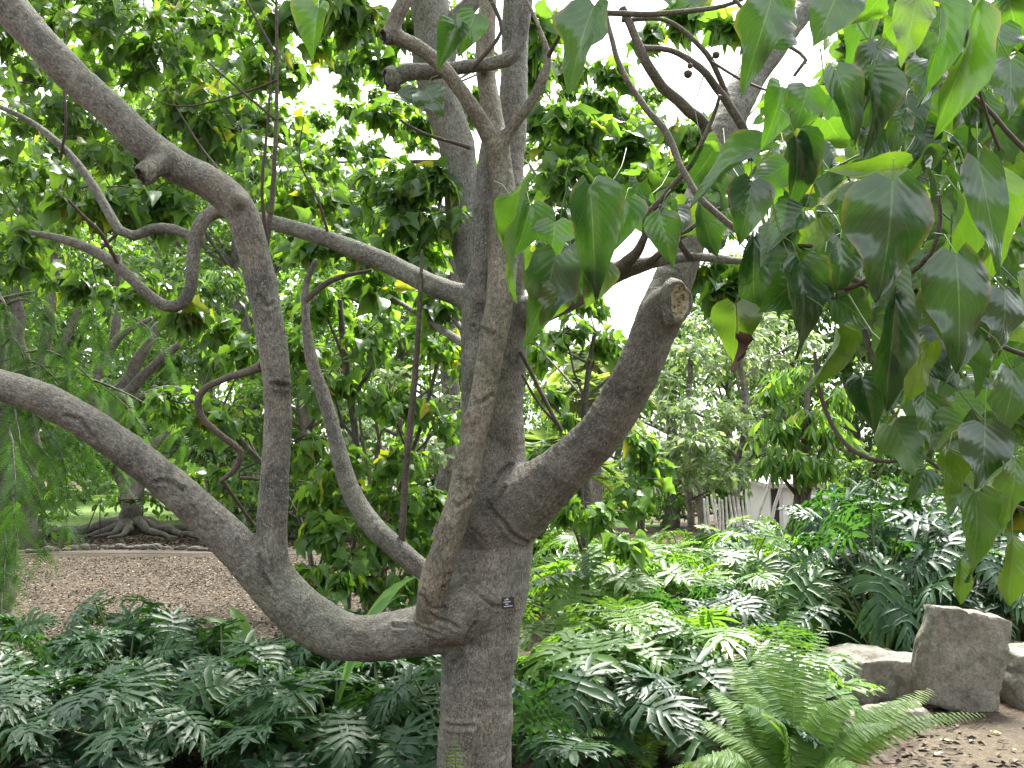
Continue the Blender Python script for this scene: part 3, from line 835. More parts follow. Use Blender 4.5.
THIN = [
 [(262, 366, 3.82, 12), (248, 372, 3.86, 10), (226, 378, 3.9, 8), (206, 388, 3.93, 8), (197, 404, 3.95, 10), (206, 422, 3.97, 8), (224, 438, 4.0, 8), (240, 452, 4.02, 8), (236, 468, 4.04, 7), (222, 480, 4.06, 6)],
 [(222, 480, 4.06, 5), (236, 500, 4.1, 4), (254, 525, 4.15, 3)], [(240, 478, 4.05, 5), (262, 480, 4.05, 4), (286, 492, 4.05, 3)],
 [(422, 250, 4.1, 3), (419, 320, 4.12, 6), (413, 400, 4.14, 8), (406, 470, 4.16, 8), (402, 540, 4.18, 8), (401, 556, 4.18, 8)],
 [(276, -20, 3.9, 3), (277, 60, 3.92, 4), (276, 130, 3.94, 5), (272, 200, 3.96, 6), (266, 250, 4.0, 7), (262, 300, 4.0, 6)],
 [(276, 55, 3.92, 4), (262, 30, 3.9, 3), (246, 0, 3.9, 3)], [(276, 120, 3.92, 3), (240, 90, 3.9, 3), (200, 55, 3.9, 1)], [(277, 80, 3.92, 3), (240, 94, 3.92, 2.5), (190, 106, 3.92, 2), (160, 102, 3.92, 1.5), (138, 88, 3.92, 1)], [(268, 245, 3.95, 5), (262, 190, 3.92, 4), (268, 120, 3.92, 3), (272, 60, 3.92, 2)], [(240, 195, 3.72, 4), (215, 165, 3.9, 3), (190, 130, 4.0, 2), (150, 60, 4.0, 1)], [(330, 240, 4.25, 4), (318, 200, 4.2, 3), (300, 160, 4.2, 2), (305, 110, 4.2, 1)], [(120, 231, 4.4, 4), (100, 250, 4.4, 3), (92, 262, 4.4, 2), (98, 290, 4.4, 1)], [(60, 160, 4.46, 4), (66, 120, 4.4, 3), (62, 60, 4.4, 2), (70, 20, 4.4, 1)],
 [(520, 352, 4.0, 4), (535, 380, 4.0, 5), (550, 410, 3.95, 5), (562, 430, 3.92, 4)], [(522, 375, 4.0, 3), (540, 405, 3.98, 4), (558, 425, 3.95, 4)],
 [(306, 300, 4.38, 8), (325, 284, 4.36, 7), (345, 276, 4.35, 6), (372, 270, 4.34, 3)],
 [(470, 148, 3.95, 5), (445, 140, 3.93, 4), (420, 132, 3.92, 4), (400, 120, 3.9, 3)],
 # right-hand twigs coming forward
 [(612, 274, 3.86, 20), (632, 258, 3.7, 14), (645, 236, 3.6, 9), (646, 218, 3.55, 9), (658, 203, 3.5, 8), (676, 182, 3.45, 7), (690, 165, 3.4, 6), (712, 120, 3.35, 5), (720, 95, 3.3, 4)],
 [(598, -20, 3.4, 6), (607, 20, 3.35, 6), (620, 66, 3.3, 7), (640, 100, 3.25, 8), (667, 134, 3.2, 9), (680, 165, 3.15, 8), (698, 195, 3.1, 8), (722, 218, 3.05, 8), (746, 236, 3.0, 8), (780, 245, 2.9, 6), (812, 246, 2.85, 4)],
 [(748, 238, 3.0, 6), (760, 254, 2.9, 6), (784, 276, 2.8, 6), (812, 288, 2.7, 6), (846, 289, 2.6, 6), (872, 276, 2.5, 6), (882, 258, 2.45, 5), (884, 240, 2.4, 4)],
 [(646, 264, 3.7, 8), (700, 222, 3.6, 7), (722, 208, 3.55, 6)], [(690, 258, 3.5, 8), (678, 240, 3.45, 7), (665, 215, 3.4, 6), (660, 205, 3.4, 5)],
 [(612, 272, 3.85, 7), (600, 262, 3.8, 6), (586, 242, 3.75, 4), (566, 220, 3.7, 3)],
 [(622, 8, 3.9, 10), (637, 40, 3.9, 10), (646, 62, 3.9, 12), (664, 88, 3.95, 13), (690, 112, 4.0, 14), (704, 124, 4.05, 14), (716, 160, 4.1, 14)],
 [(640, 48, 3.9, 8), (670, 50, 3.9, 7), (700, 68, 3.9, 9), (722, 95, 3.95, 10), (745, 132, 4.0, 11), (752, 160, 4.05, 11)],
 [(622, 20, 3.9, 6), (665, 20, 3.9, 5), (694, 40, 3.92, 6), (712, 62, 3.95, 7), (728, 98, 4.0, 7), (742, 128, 4.0, 8)],
 [(606, 13, 3.3, 7), (650, 14, 3.25, 7), (700, 10, 3.2, 6), (735, 2, 3.15, 5), (780, -20, 3.1, 5)],
 [(730, -5, 3.0, 5), (752, 18, 2.95, 5), (772, 38, 2.9, 6), (792, 48, 2.85, 5), (806, 60, 2.8, 5), (794, 76, 2.8, 4)],
 [(712, 62, 3.9, 4), (742, 80, 3.8, 4), (770, 92, 3.7, 3)],
 [(815, 352, 2.6, 4), (818, 385, 2.58, 5), (832, 425, 2.55, 5), (855, 452, 2.5, 5), (888, 462, 2.45, 5), (925, 452, 2.4, 4)],
 [(920, 455, 2.45, 4), (950, 475, 2.4, 5), (985, 495, 2.35, 5), (1040, 515, 2.3, 6)],
 [(820, 290, 2.8, 5), (852, 310, 2.75, 7), (866, 335, 2.7, 8), (872, 360, 2.68, 6), (884, 395, 2.65, 5), (900, 425, 2.6, 5)],
 [(880, 290, 2.5, 7), (905, 276, 2.45, 8), (930, 255, 2.4, 6), (940, 225, 2.38, 6), (938, 195, 2.36, 5)],
 [(905, 278, 2.45, 6), (925, 300, 2.4, 6), (960, 320, 2.35, 6), (1000, 345, 2.3, 6), (1040, 360, 2.25, 6)],
 [(770, 264, 3.1, 8), (800, 272, 2.95, 8), (840, 275, 2.75, 8), (880, 290, 2.5, 7)],
 [(1030, 155, 2.4, 6), (1005, 130, 2.4, 6), (985, 105, 2.4, 5), (940, 70, 2.5, 5), (905, 20, 2.6, 5), (890, -20, 2.6, 5)],
 [(965, -15, 2.3, 4), (968, 40, 2.3, 4), (985, 110, 2.35, 4), (1000, 150, 2.4, 4)],
 [(480, -20, 3.9, 5), (500, 20, 3.9, 5), (497, 40, 3.9, 5), (470, 70, 3.92, 6)],
 [(548, 58, 3.9, 6), (560, 35, 3.8, 5), (580, 5, 3.7, 4), (590, -20, 3.6, 4)],
 [(120, 268, 4.3, 5), (102, 235, 4.2, 5), (82, 215, 4.15, 4), (68, 200, 4.1, 3)],
]
for r in THIN:
    wmax = max(q[3] for q in r)
    branch(r, 'bark_thin' if wmax >= 7 else 'bark_twig', 9 if wmax >= 7 else 6)

# --- hero leaves in front (base px, tip px, depth, width px, tint, lean of the normal)
HERO = [
 ((532, 178), (487, 276), 3.3, 40, .78, (-.5, .2)), ((556, 256), (534, 342), 3.2, 58, .35, (.2, .1)), ((590, 188), (600, 290), 3.1, 54, .2, (.1, .5)), ((555, 222), (552, 258), 3.3, 44, .65, (0, .9)),
 ((530, 205), (522, 252), 3.4, 42, .55, (.4, -.2)), ((602, 262), (590, 305), 3.2, 40, .86, (.1, -.4)), ((594, 6), (562, 78), 3.1, 56, .3, (-.3, .6)), ((772, -4), (752, 74), 2.7, 52, .3, (.3, .5)), ((752, 182), (743, 238), 2.9, 48, .25, (0, .5)),
 ((796, 138), (806, 208), 2.7, 48, .15, (-.2, .7)), ((836, 70), (862, 137), 2.5, 40, .35, (-.3, 1.0)), ((868, 76), (881, 142), 2.5, 42, .15, (.3, .3)), ((893, 180), (889, 288), 2.2, 86, .3, (-.1, .55)),
 ((905, 166), (850, 174), 2.3, 34, .88, (0, -.5)), ((978, 160), (1002, 264), 2.1, 44, .3, (-.5, .9)), ((754, 238), (756, 312), 2.8, 48, .12, (.1, .6)), ((800, 262), (816, 348), 2.6, 60, .08, (.2, .4)),
 ((735, 304), (737, 352), 2.8, 52, .86, (0, -.4)), ((895, 296), (896, 400), 2.25, 54, .02, (.1, -.1)), ((928, 344), (903, 422), 2.2, 38, .92, (.4, -.3)), ((836, 330), (827, 398), 2.5, 38, .85, (.1, -.5)), ((862, 378), (876, 428), 2.45, 42, .05, (-.3, .2)),
 ((956, 254), (966, 362), 2.1, 62, .28, (-.3, .8)), ((985, 426), (986, 484), 2.0, 66, .12, (.1, .3)), ((925, 398), (938, 455), 2.2, 38, .7, (.2, -.3)), ((975, 494), (986, 578), 2.05, 54, .74, (.1, -.5)), ((1012, 370), (1016, 442), 2.0, 44, .5, (.3, .1)),
 ((1012, 540), (1018, 602), 2.0, 46, .84, (.2, -.5)), ((918, -6), (904, 52), 2.2, 38, .87, (-.4, .1)), ((940, 6), (946, 88), 2.3, 32, .6, (.5, -.3)), ((976, 5), (966, 116), 2.2, 40, .76, (.3, -.5)), ((1000, 25), (1000, 62), 2.3, 44, .3, (.1, .5)),
 ((808, 88), (796, 132), 2.8, 46, .66, (0, -.3)), ((838, -8), (820, 36), 2.5, 60, .1, (.2, .5)), ((948, 452), (957, 506), 2.1, 40, .86, (.3, -.4)), ((768, 150), (692, 176), 3.0, 46, .3, (.1, .8)), ((960, 195), (950, 300), 2.35, 64, .8, (0, -.6)),
 ((905, 110), (895, 140), 2.5, 36, .5, (.3, .2)), ((930, 60), (924, 90), 2.4, 40, .4, (.1, .7)), ((990, 175), (1015, 270), 2.25, 54, .82, (.2, -.6)), ((868, 190), (845, 240), 2.5, 48, .3, (-.4, .3)), ((782, 90), (770, 140), 2.9, 46, .7, (0, -.4)),
 ((700, 205), (716, 248), 3.2, 40, .45, (.2, .3)), ((660, 215), (672, 262), 3.3, 38, .5, (-.3, .2)), ((840, 240), (848, 300), 2.6, 48, .3, (.3, .5)), ((560, 285), (548, 322), 3.2, 36, .82, (.2, -.4)), ((585, 245), (572, 296), 3.2, 42, .3, (-.3, .5)),
 ((935, 290), (940, 340), 2.4, 46, .78, (0, -.5)), ((770, 40), (800, 8), 2.8, 40, .1, (.3, .3)), ((880, 50), (862, 90), 2.6, 42, .2, (-.3, .4)), ((1010, 60), (1014, 112), 2.2, 48, .35, (-.1, .7)), ((1005, 290), (1010, 345), 2.15, 56, .2, (.2, .5)),
 ((960, 560), (965, 600), 2.1, 24, .8, (.1, -.4)), ((1015, 460), (1018, 520), 2.0, 40, .78, (.2, -.4)), ((925, 470), (915, 500), 2.2, 30, .55, (.2, -.2)), ((625, 200), (612, 250), 3.3, 44, .5, (.2, .4)), ((512, 200), (500, 250), 3.4, 30, .72, (-.3, 0)),
 ((318, 8), (308, 50), 3.4, 40, .74, (-.2, -.3)), ((455, 26), (440, 62), 3.6, 32, .55, (.2, .1)), ((475, 14), (462, 50), 3.6, 34, .7, (.1, -.3)), ((425, 90), (440, 108), 3.6, 36, .3, (.1, .5)), ((400, 95), (440, 105), 3.7, 22, .2, (0, .4)),
]
mbh = mbt = MB()
hp, hd, hn, hs, ht = [], [], [], [], []
fit = []
for (bx, by), (tx, ty), d, wpx, tn, (nx, nz) in HERO:
    a, b = P(bx, by, d), P(tx, ty, d - 0.03)
    ax = b - a
    L = np.linalg.norm(ax) * 1.06
    nr = np.array([nx, -1.0, nz])
    hp.append(a); hd.append(ax); hn.append(nr); hs.append(L); ht.append(tn)
    fit.append((wpx * d / FPX) / (0.84 * L))
hp, hd, hn, hs, ht, fit = map(np.array, (hp, hd, hn, hs, ht, fit))
y = unit(hd); z = unit(hn - y * (hn * y).sum(1, keepdims=True)); x = np.cross(y, z)
for i in range(len(hp)):
    V, F, UV = BIG_T[rng.integers(0, len(BIG_T))]
    wv = fit[i]
    A = (V[:, 0:1] * wv * x[i] + V[:, 1:2] * y[i] + V[:, 2:3] * 1.25 * z[i]) * hs[i] + hp[i] - OFF
    mbh.add(A, F, 0, leaf=np.column_stack([UV, np.full(len(V), ht[i])]))
    # petiole
    pend = hp[i] + np.array([rng.normal(0, .04), rng.uniform(.0, .08), rng.uniform(.03, .10)])
    mid = (hp[i] + pend) / 2 + [0, 0, .02]
    tube(mbt, np.array([[*(hp[i] - OFF), .0013], [*(mid - OFF), .0013], [*(pend - OFF), .0018]]), 5, 0.03, mat=1, cap=False)

# --- the rest of the right-hand hanging crown: leaves along drooping twigs
def hang_region(boxes, size, mbl, mbw, templates, tint=(0, .95)):
    for x0, x1, y0, y1, d0, d1, n in boxes:
        px, py, dd = rng.uniform(x0, x1, n), rng.uniform(y0, y1, n), rng.uniform(d0, d1, n)
        pos = np.array([P(a, b, c) for a, b, c in zip(px, py, dd)]) - OFF
        dr = unit(rand_dir(n) * [1.1, 0.9, 0.8] + [0, 0, -1.0])
        nr = rand_dir(n) * 1.0 + [0, -0.35, 0.55]
        sz = size * rng.uniform(0.65, 1.25, n)
        cloud(mbl, templates, pos, dr, nr, sz, rng.uniform(*tint, n) ** 0.75)
        if mbw is not None:
            for k in range(0, n, 5):
                q = pos[k]
                e = q + np.array([rng.normal(0, .1), rng.uniform(0, .25), rng.uniform(.1, .3)])
                tube(mbw, np.array([[*q, .0015], [*((q + e) / 2 + rng.normal(0, .02, 3)), .002], [*e, .003]]), 5, 0.06, mat=1, cap=False)
hang_region([(780, 1040, 90, 250, 2.6, 4.2, 180), (850, 1040, -30, 110, 2.5, 4.0, 110), (880, 1040, 250, 430, 2.2, 3.5, 74), (700, 800, 130, 230, 3.0, 4.2, 30), (790, 900, 220, 310, 2.6, 3.5, 16),
             (560, 690, 180, 225, 3.6, 4.8, 24), (960, 1040, 420, 490, 2.0, 2.8, 7), (660, 800, -40, 0, 2.8, 3.6, 6), (520, 600, 200, 270, 3.7, 4.6, 8)], 0.138, mbh, mbt, BIG_T)
fol = mbh.build('foliage', [M['leaf_big'], M['petiole']], tree)
fol['label'] = 'large glossy heart shaped leaves hanging from the right branches'

# dead curled leaf on a thread
mb = MB()
c = P(737, 335, 2.78) - OFF
V, F, UV = leaf_template(9, 5, OVATE, 0.22, 1.6, 0.5, 0.12, 1.0, 2.2)
th = unit(P(742, 366, 2.78) - P(735, 332, 2.78))
xx_ = unit(np.cross(th, [0, -1, .1])); zz_ = np.cross(xx_, th)
mb.add((V[:, :1] * xx_ + V[:, 1:2] * th + V[:, 2:3] * zz_) * 0.10 + c, F, 0)
tube(mb, np.array([[*(P(736, 300, 2.8) - OFF), .0012], [*(P(737, 320, 2.79) - OFF), .0012], [*c, .0015]]), 5, .03)
mb.build('dead_leaf', M['dead'], tree)
# seed capsules
for (sx, sy, d, r) in ((716, 55, 3.8, 8), (688, 74, 3.7, 9), (690, 66, 3.72, 6)):
    mb = MB()
    p = P(sx, sy, d) - OFF
    R = r * 0.5 * d / FPX
    tube(mb, np.array([[*(p + [0, 0, .12]), .0014], [*(p + [0.005, 0, .06]), .0014], [*(p + [0, 0, R]), .002], [*(p + [0, 0, R * .6]), R * .8], [*p, R], [*(p - [0, 0, R * .7]), R * .7], [*(p - [0, 0, R]), R * .1]]), 9, 0.004)
    mb.build('seed_pod', M['bark_twig'], tree)

# --- the tree's own smaller-looking crown further back and overhead
mbl = mbw = MB()
def px_clumps(rows, mbl, mbw, size, templates, off, **kw):
    for x, y, d, rpx, nt_, per in rows:
        clump_leaves(mbl, mbw, P(x, y, d) - off, rpx * d / FPX, nt_, per, size, templates, **kw)
LEFT = []
for x, y, d, r in [(20, 40, 5.2, 70), (95, 20, 5.4, 80), (160, 40, 5.6, 70), (225, 20, 5.5, 60), (60, 110, 5.6, 75), (130, 150, 5.8, 55), (200, 110, 5.6, 65), (255, 130, 5.8, 55), (25, 175, 5.2, 60), (90, 190, 5.0, 50),
                   (300, 20, 5.2, 42), (350, 10, 5.0, 42), (165, 205, 5.4, 45), (300, 190, 5.8, 50), (335, 150, 5.9, 36), (360, 205, 5.8, 46), (270, 70, 5.9, 38), (330, 245, 5.6, 40), (390, 190, 5.8, 36), (420, 220, 5.6, 36), (410, 20, 5.2, 30), (455, 15, 5.0, 26), (10, 250, 5.2, 42),
                   (140, 285, 4.9, 26), (185, 310, 4.9, 20), (80, 280, 5.0, 22), (350, 60, 6.2, 22), (385, 110, 6.0, 22), (420, 120, 6.2, 18), (440, 180, 5.6, 26), (380, 60, 6.2, 20),
                   (30, 60, 8, 60), (110, 60, 8.2, 60), (190, 75, 8, 52), (60, 150, 8, 60), (140, 110, 8.4, 55), (235, 110, 8, 50), (170, 175, 8, 50), (265, 175, 8, 45), (40, 220, 7.6, 50), (120, -5, 8, 60), (0, 0, 8, 60), (190, 10, 8, 40), (260, 10, 8.4, 34), (300, 200, 8, 40), (345, 215, 8, 34), (385, 225, 8.2, 34), (430, 250, 8, 30), (300, 140, 8.2, 24), (400, 170, 8.2, 24)]:
    LEFT.append((x, y, d + rng.uniform(-.5, 1.6), r * 1.15, int(4 + r * 0.30), 9))
px_clumps(LEFT, mbl, mbw, 0.108, MID_T, OFF, droop=0.7, flat=0.75)
RB = [(580, 130, 5.8, 34), (630, 140, 6.0, 32), (560, 170, 5.6, 30), (660, 180, 5.6, 34), (600, 180, 5.8, 36), (545, 110, 6.2, 22), (690, 130, 5.6, 24), (560, 215, 5.4, 26), (640, 30, 6.5, 12), (540, 60, 6.2, 20), (535, 25, 6.0, 22), (600, 100, 6.4, 22), (690, 20, 6.0, 15), (570, 60, 7, 22), (610, 70, 7.2, 18), (590, 150, 7.5, 40), (650, 150, 7.5, 34), (550, 140, 7.4, 30), (690, 170, 7, 34), (620, 210, 7, 34), (730, 25, 5.6, 14), (740, 180, 5.2, 34), (725, 290, 5.0, 20), (705, 270, 5.2, 18), (830, 150, 5.0, 60), (900, 90, 5.0, 60), (960, 140, 5.0, 60), (1000, 40, 5.0, 60), (850, 70, 5.0, 34), (870, 30, 4.8, 40), (1000, 240, 4.6, 60), (930, 380, 4.4, 36), (990, 400, 4.2, 50), (820, 230, 4.8, 40), (1010, 480, 4.0, 40), (800, 110, 6, 34), (780, 160, 6, 36), (870, 130, 6, 44), (940, 60, 6, 50), (1000, 120, 6, 50), (900, 190, 6, 44), (980, 200, 6, 44), (840, 190, 6, 40), (930, 270, 5.5, 40), (1000, 310, 5.5, 44), (960, 340, 5.5, 40)]
px_clumps([(x, y, d, r, int(4 + r * 0.24), 7) for x, y, d, r in RB], mbl, mbw, 0.135, MID_T, OFF, droop=0.6, flat=0.7)
mbl.build('foliage', [M['leaf_mid'], M['bark_twig']], tree)['label'] = 'smaller looking leaves of the crown behind the limbs'

# crown overhead, above the frame: it shades the bed and the trunk
mbo = MB()
for k in range(28):
    c = np.array([rng.uniform(-5.0, 0.6), rng.uniform(2.6, 6.6), rng.uniform(4.6, 6.2)])
    if 470 - (c[2] - 1.5 - .75) / c[1] * 995 > -60:
        c[2] = 2.4 + c[1] * 0.545
    clump_leaves(mbo, mbo, c - OFF, rng.uniform(.55, .9), 16, 8, .17, MID_T, droop=.5, flat=.9)
mbo.build('foliage', [M['leaf_mid'], M['bark_twig']], tree)

# plant tag
mb = MB()
tagp = P(508, 603, 3.80)
tg = thing('plant_tag', 'small black plant name tag pinned to the trunk beside a knot', 'plant tag', tuple(tagp))
def box(mb, c, ex, ey, ez, mat=0, bev=0.0):
    c, ex, ey, ez = map(lambda q: np.asarray(q, float), (c, ex, ey, ez))
    V = np.array([c + sx * ex + sy * ey + sz * ez for sz in (-1, 1) for sy in (-1, 1) for sx in (-1, 1)])
    F = [[0, 2, 3, 1], [4, 5, 7, 6], [0, 1, 5, 4], [2, 6, 7, 3], [0, 4, 6, 2], [1, 3, 7, 5]]
    mb.add(V, F, mat)
tx_, tz_ = unit(np.array([0.9, 0.42, 0.05])), np.array([-.05, 0.0, 1.0])
tn_ = unit(np.cross(tx_, tz_))
box(mb, (0, 0, 0), tx_ * .026, tz_ * .021, tn_ * .0012)
M['tag'] = plain_mat('black_plastic', (0.012, 0.012, 0.02), 0.35, 0.1)
M['tag_ink'] = plain_mat('white_print', (0.6, 0.6, 0.66), 0.6, 0.1)
M['steel'] = plain_mat('screw_steel', (0.4, 0.4, 0.4), 0.4, 0.1)
mb.build('plate', M['tag'], tg, smooth=False)
mb = MB()
for i, (a, b) in enumerate([(-.6, .1), (-.75, .4), (-.5, .0), (-.7, .65)]):
    zc = .013 - i * .0082
    box(mb, tx_ * .026 * (a + b) / 2 + tz_ * zc + tn_ * (.0022), tx_ * .026 * (b - a) / 2, tz_ * .0012, tn_ * .0005)
mb.build('lettering', M['tag_ink'], tg, smooth=False)
mb = MB()
tube(mb, np.array([[*(tx_ * -.004 + tz_ * .016 + tn_ * .001), .003], [*(tx_ * -.004 + tz_ * .017 + tn_ * .004), .003]]), 8, .01)
mb.build('screw', M['steel'], tg)

# ================================================================== TREES BEHIND
def bg_tree(name, label, base, trunk_rows, clumps, leaf_size, templates, lmat, bmat='bark_far', group=None, limbs=True, n_tw=0.3, per=7, cat='tree', extra=None, twigs=True, limb_r=0.03, **kw):
    """trunk_rows: list of tubes (world x, y, z, r); clumps (px, py, depth, radius px)"""
    t = thing(name, label, cat, tuple(base), group)
    o = np.array(base, float)
    mbt, mbl = MB(), MB()
    mbw = mbl
    tops = []
    for rows in trunk_rows:
        rr = np.array(rows, float); rr[:, :3] -= o
        c = tube(mbt, rr, 10, 0.2, jit=0.3, s0=rng.uniform(0, 9))
        tops.append(c)
    allc = np.vstack(tops)
    for x, y, d, r in clumps:
        cc = P(x, y, d) - o
        R = r * d / FPX
        if limbs:
            j = np.argmin(np.linalg.norm(allc[:, :3] - (cc - [0, 0, 0.6 * R + .3]), axis=1))
            a = allc[j]
            mid = (a[:3] + cc) / 2 + [0, 0, -0.1 * R] + rng.normal(0, .1, 3) * R
            r0 = min(a[3] * 0.6, limb_r)
            tube(mbt, np.array([[*a[:3], r0], [*mid, r0 * .7], [*cc, r0 * .35]]), 6, 0.3, jit=.4, cap=False)
        clump_leaves(mbl, mbw if twigs else None, cc, R, int(4 + r * n_tw), per, leaf_size, templates, twig_r=0.004 * d / 5, **kw)
    mbt.build('trunk', M[bmat], t)
    mbl.build('crown', [M[lmat], M['bark_twig']], t)
    return t


def W(x, y, d, wpx):
    p = P(x, y, d)
    return [*p, wpx * .5 * d / FPX]
def ground_under(x, d):
    p = P(x, 470, d)
    return np.array([p[0], p[1], 0.0])

# pale lichen trunk right behind the main stem
b = ground_under(484, 5.6)
bg_tree('tree', 'pale lichen covered straight trunk standing close behind the main grey tree', b,
        [[[*b, .15], W(486, 560, 5.6, 40), W(488, 400, 5.6, 40), W(480, 290, 5.6, 38), W(460, 190, 5.6, 37), W(444, 100, 5.6, 38), W(430, 30, 5.6, 40), W(416, -40, 5.6, 42)],
         [W(442, 70, 5.6, 26), W(452, 30, 5.6, 22), W(468, 10, 5.6, 18), W(500, -30, 5.6, 14)]],
        [(440, 40, 5.9, 18), (470, 100, 6.0, 14), (410, 250, 5.9, 34), (440, 300, 6.0, 24), (380, 290, 6.2, 28), (560, 250, 6.2, 22)], .13, MID_T, 'leaf_mid', 'bark_pale', limbs=True)

# tall fine-leaved crown further back, broken by sky
b = ground_under(440, 12)
CL = [(330, 180, 12, 30), (370, 150, 12.5, 26), (350, 230, 12, 34), (400, 200, 12, 32), (425, 140, 12.5, 24), (410, 90, 12.5, 20), (440, 230, 12, 34), (470, 180, 12.5, 26), (460, 120, 13, 20), (380, 270, 12, 34), (430, 300, 12, 34), (330, 290, 12.4, 34), (540, 80, 12.5, 18), (560, 120, 12, 26), (600, 110, 12, 28), (640, 125, 12, 28), (580, 160, 12, 32), (630, 170, 12, 32), (680, 160, 12.5, 28), (540, 190, 12, 30), (600, 210, 12, 32), (660, 210, 12, 28), (560, 250, 12, 28), (545, 40, 13, 14), (390, 110, 13, 18), (350, 110, 13, 14), (700, 200, 12, 26), (520, 150, 12.4, 26), (300, 240, 12, 34), (480, 60, 12.6, 20), (400, 30, 13, 20), (560, 20, 12.6, 16), (320, 120, 13.5, 16), (345, 85, 13.5, 12), (300, 160, 13, 24), (375, 95, 13.5, 14), (420, 185, 12.6, 26), (650, 95, 13, 16), (700, 130, 12.6, 22), (610, 140, 12.6, 24), (575, 90, 13, 18), (730, 215, 12.5, 26), (320, 215, 12.6, 28), (385, 235, 12.6, 28)]
bg_tree('tree', 'tall tree with fine pale leaves broken by bright sky behind the upper trunk', b, [[[*b, .2], W(445, 500, 12, 22), W(450, 380, 12, 18), W(455, 280, 12, 14), W(450, 180, 12.2, 9), W(440, 90, 12.4, 4)], [W(452, 330, 12, 12), W(500, 260, 12, 10), W(560, 190, 12, 8), W(640, 140, 12, 4)]],
        CL, .10, MID_T, 'leaf_lime', 'bark_far', n_tw=.8, per=9, droop=.6, flat=.6, twigs=False, limb_r=.035)

# bushy broad-leaved tree behind, between the left limbs
b = ground_under(345, 7.4)
CL = [(320, 300, 7.2, 36), (370, 330, 7.0, 42), (430, 340, 7.2, 34), (330, 380, 7.2, 40), (390, 400, 7.0, 44), (440, 420, 7.2, 30), (300, 440, 7.0, 30), (340, 470, 6.8, 36), (430, 500, 7.0, 34), (380, 520, 6.8, 28), (400, 500, 7, 26), (388, 545, 6.8, 24), (420, 540, 7, 22), (352, 555, 6.6, 26), (410, 578, 6.6, 20), (370, 580, 6.6, 22), (330, 500, 6.8, 26), (330, 530, 6.6, 32), (340, 580, 6.4, 26), (310, 570, 6.4, 24), (400, 460, 7.2, 32), (220, 420, 7.2, 40), (250, 350, 7.4, 36), (180, 480, 7.2, 34), (240, 480, 7.0, 32), (170, 400, 7.6, 34), (300, 350, 7.4, 34), (220, 330, 7.6, 26)]
bg_tree('small_tree', 'bushy small tree with bright lobed leaves between the left limbs and main trunk', b,
        [[[*b, .03], W(352, 560, 7.4, 5), W(360, 480, 7.3, 5), W(350, 400, 7.2, 8), W(340, 300, 7.2, 5)], [[*(b + [.1, 0, 0]), .04], W(390, 520, 7.4, 5), W(420, 430, 7.2, 4), W(440, 350, 7.2, 4)], [[*(b - [.1, 0, 0]), .04], W(300, 520, 7.2, 4), W(240, 440, 7.2, 6), W(200, 400, 7.3, 4)]],
        CL, .115, MID_T, 'leaf_lime', 'bark_far_dark', n_tw=0.30, per=7, droop=.8, flat=.6)

# tree with leaves right of the trunk
b = ground_under(590, 7.8)
CL = [(542, 352, 8.5, 18), (530, 330, 8.6, 14), (565, 330, 7.8, 28), (600, 340, 8.0, 26), (640, 350, 8.0, 14), (550, 450, 7.6, 22), (575, 420, 7.8, 22), (560, 500, 7.2, 28), (600, 510, 7.0, 30), (640, 490, 7.2, 28), (640, 440, 7.4, 22), (625, 540, 6.6, 24), (650, 460, 7.5, 18), (545, 390, 7.9, 18), (590, 300, 8.2, 14), (560, 285, 8.0, 20)]
bg_tree('small_tree', 'small broad leaved tree with drooping leaves below the cut right limb', b,
        [[[*b, .045], W(585, 560, 7.8, 8), W(580, 480, 7.8, 7), W(585, 400, 7.8, 6), W(595, 330, 7.9, 4)], [[*(b + [.15, 0, 0]), .035], W(640, 540, 7.5, 6), W(645, 470, 7.5, 5)]],
        CL, .125, MID_T, 'leaf_lime', 'bark_far_dark', n_tw=0.3, per=6, droop=.9, flat=.5)

# grey-green shrub-tree on the right
b = ground_under(705, 15)
CL = [(690, 350, 15, 40), (735, 360, 15.5, 42), (760, 320, 16, 30), (680, 410, 14.5, 40), (730, 420, 14.5, 42), (775, 400, 15.5, 30), (690, 470, 14, 38), (735, 470, 14.2, 34), (665, 450, 14, 22), (710, 320, 16, 30), (770, 360, 16, 34), (660, 380, 15, 20), (760, 440, 15, 24), (800, 340, 16, 26), (745, 335, 15, 28), (700, 440, 13.8, 30)]
bg_tree('shrub_tree', 'large grey green small leaved shrub beyond the bright philodendrons', b,
        [[[*b, .09], W(700, 500, 15, 10), W(690, 440, 15, 8), W(690, 360, 15, 5)], [[*(b + [.4, 0, 0]), .08], W(735, 490, 15, 8), W(745, 420, 15, 7), W(740, 350, 15, 4)], [[*(b + [-.3, 0, 0]), .07], W(690, 500, 14.6, 7), W(672, 440, 14.6, 6), W(668, 400, 14.6, 4)]],
        CL, .12, LANCE_T + SMALL_T, 'leaf_grey', 'bark_far', n_tw=1.15, per=9, droop=.5, flat=.6, twigs=False, limb_r=.05, cat='shrub')

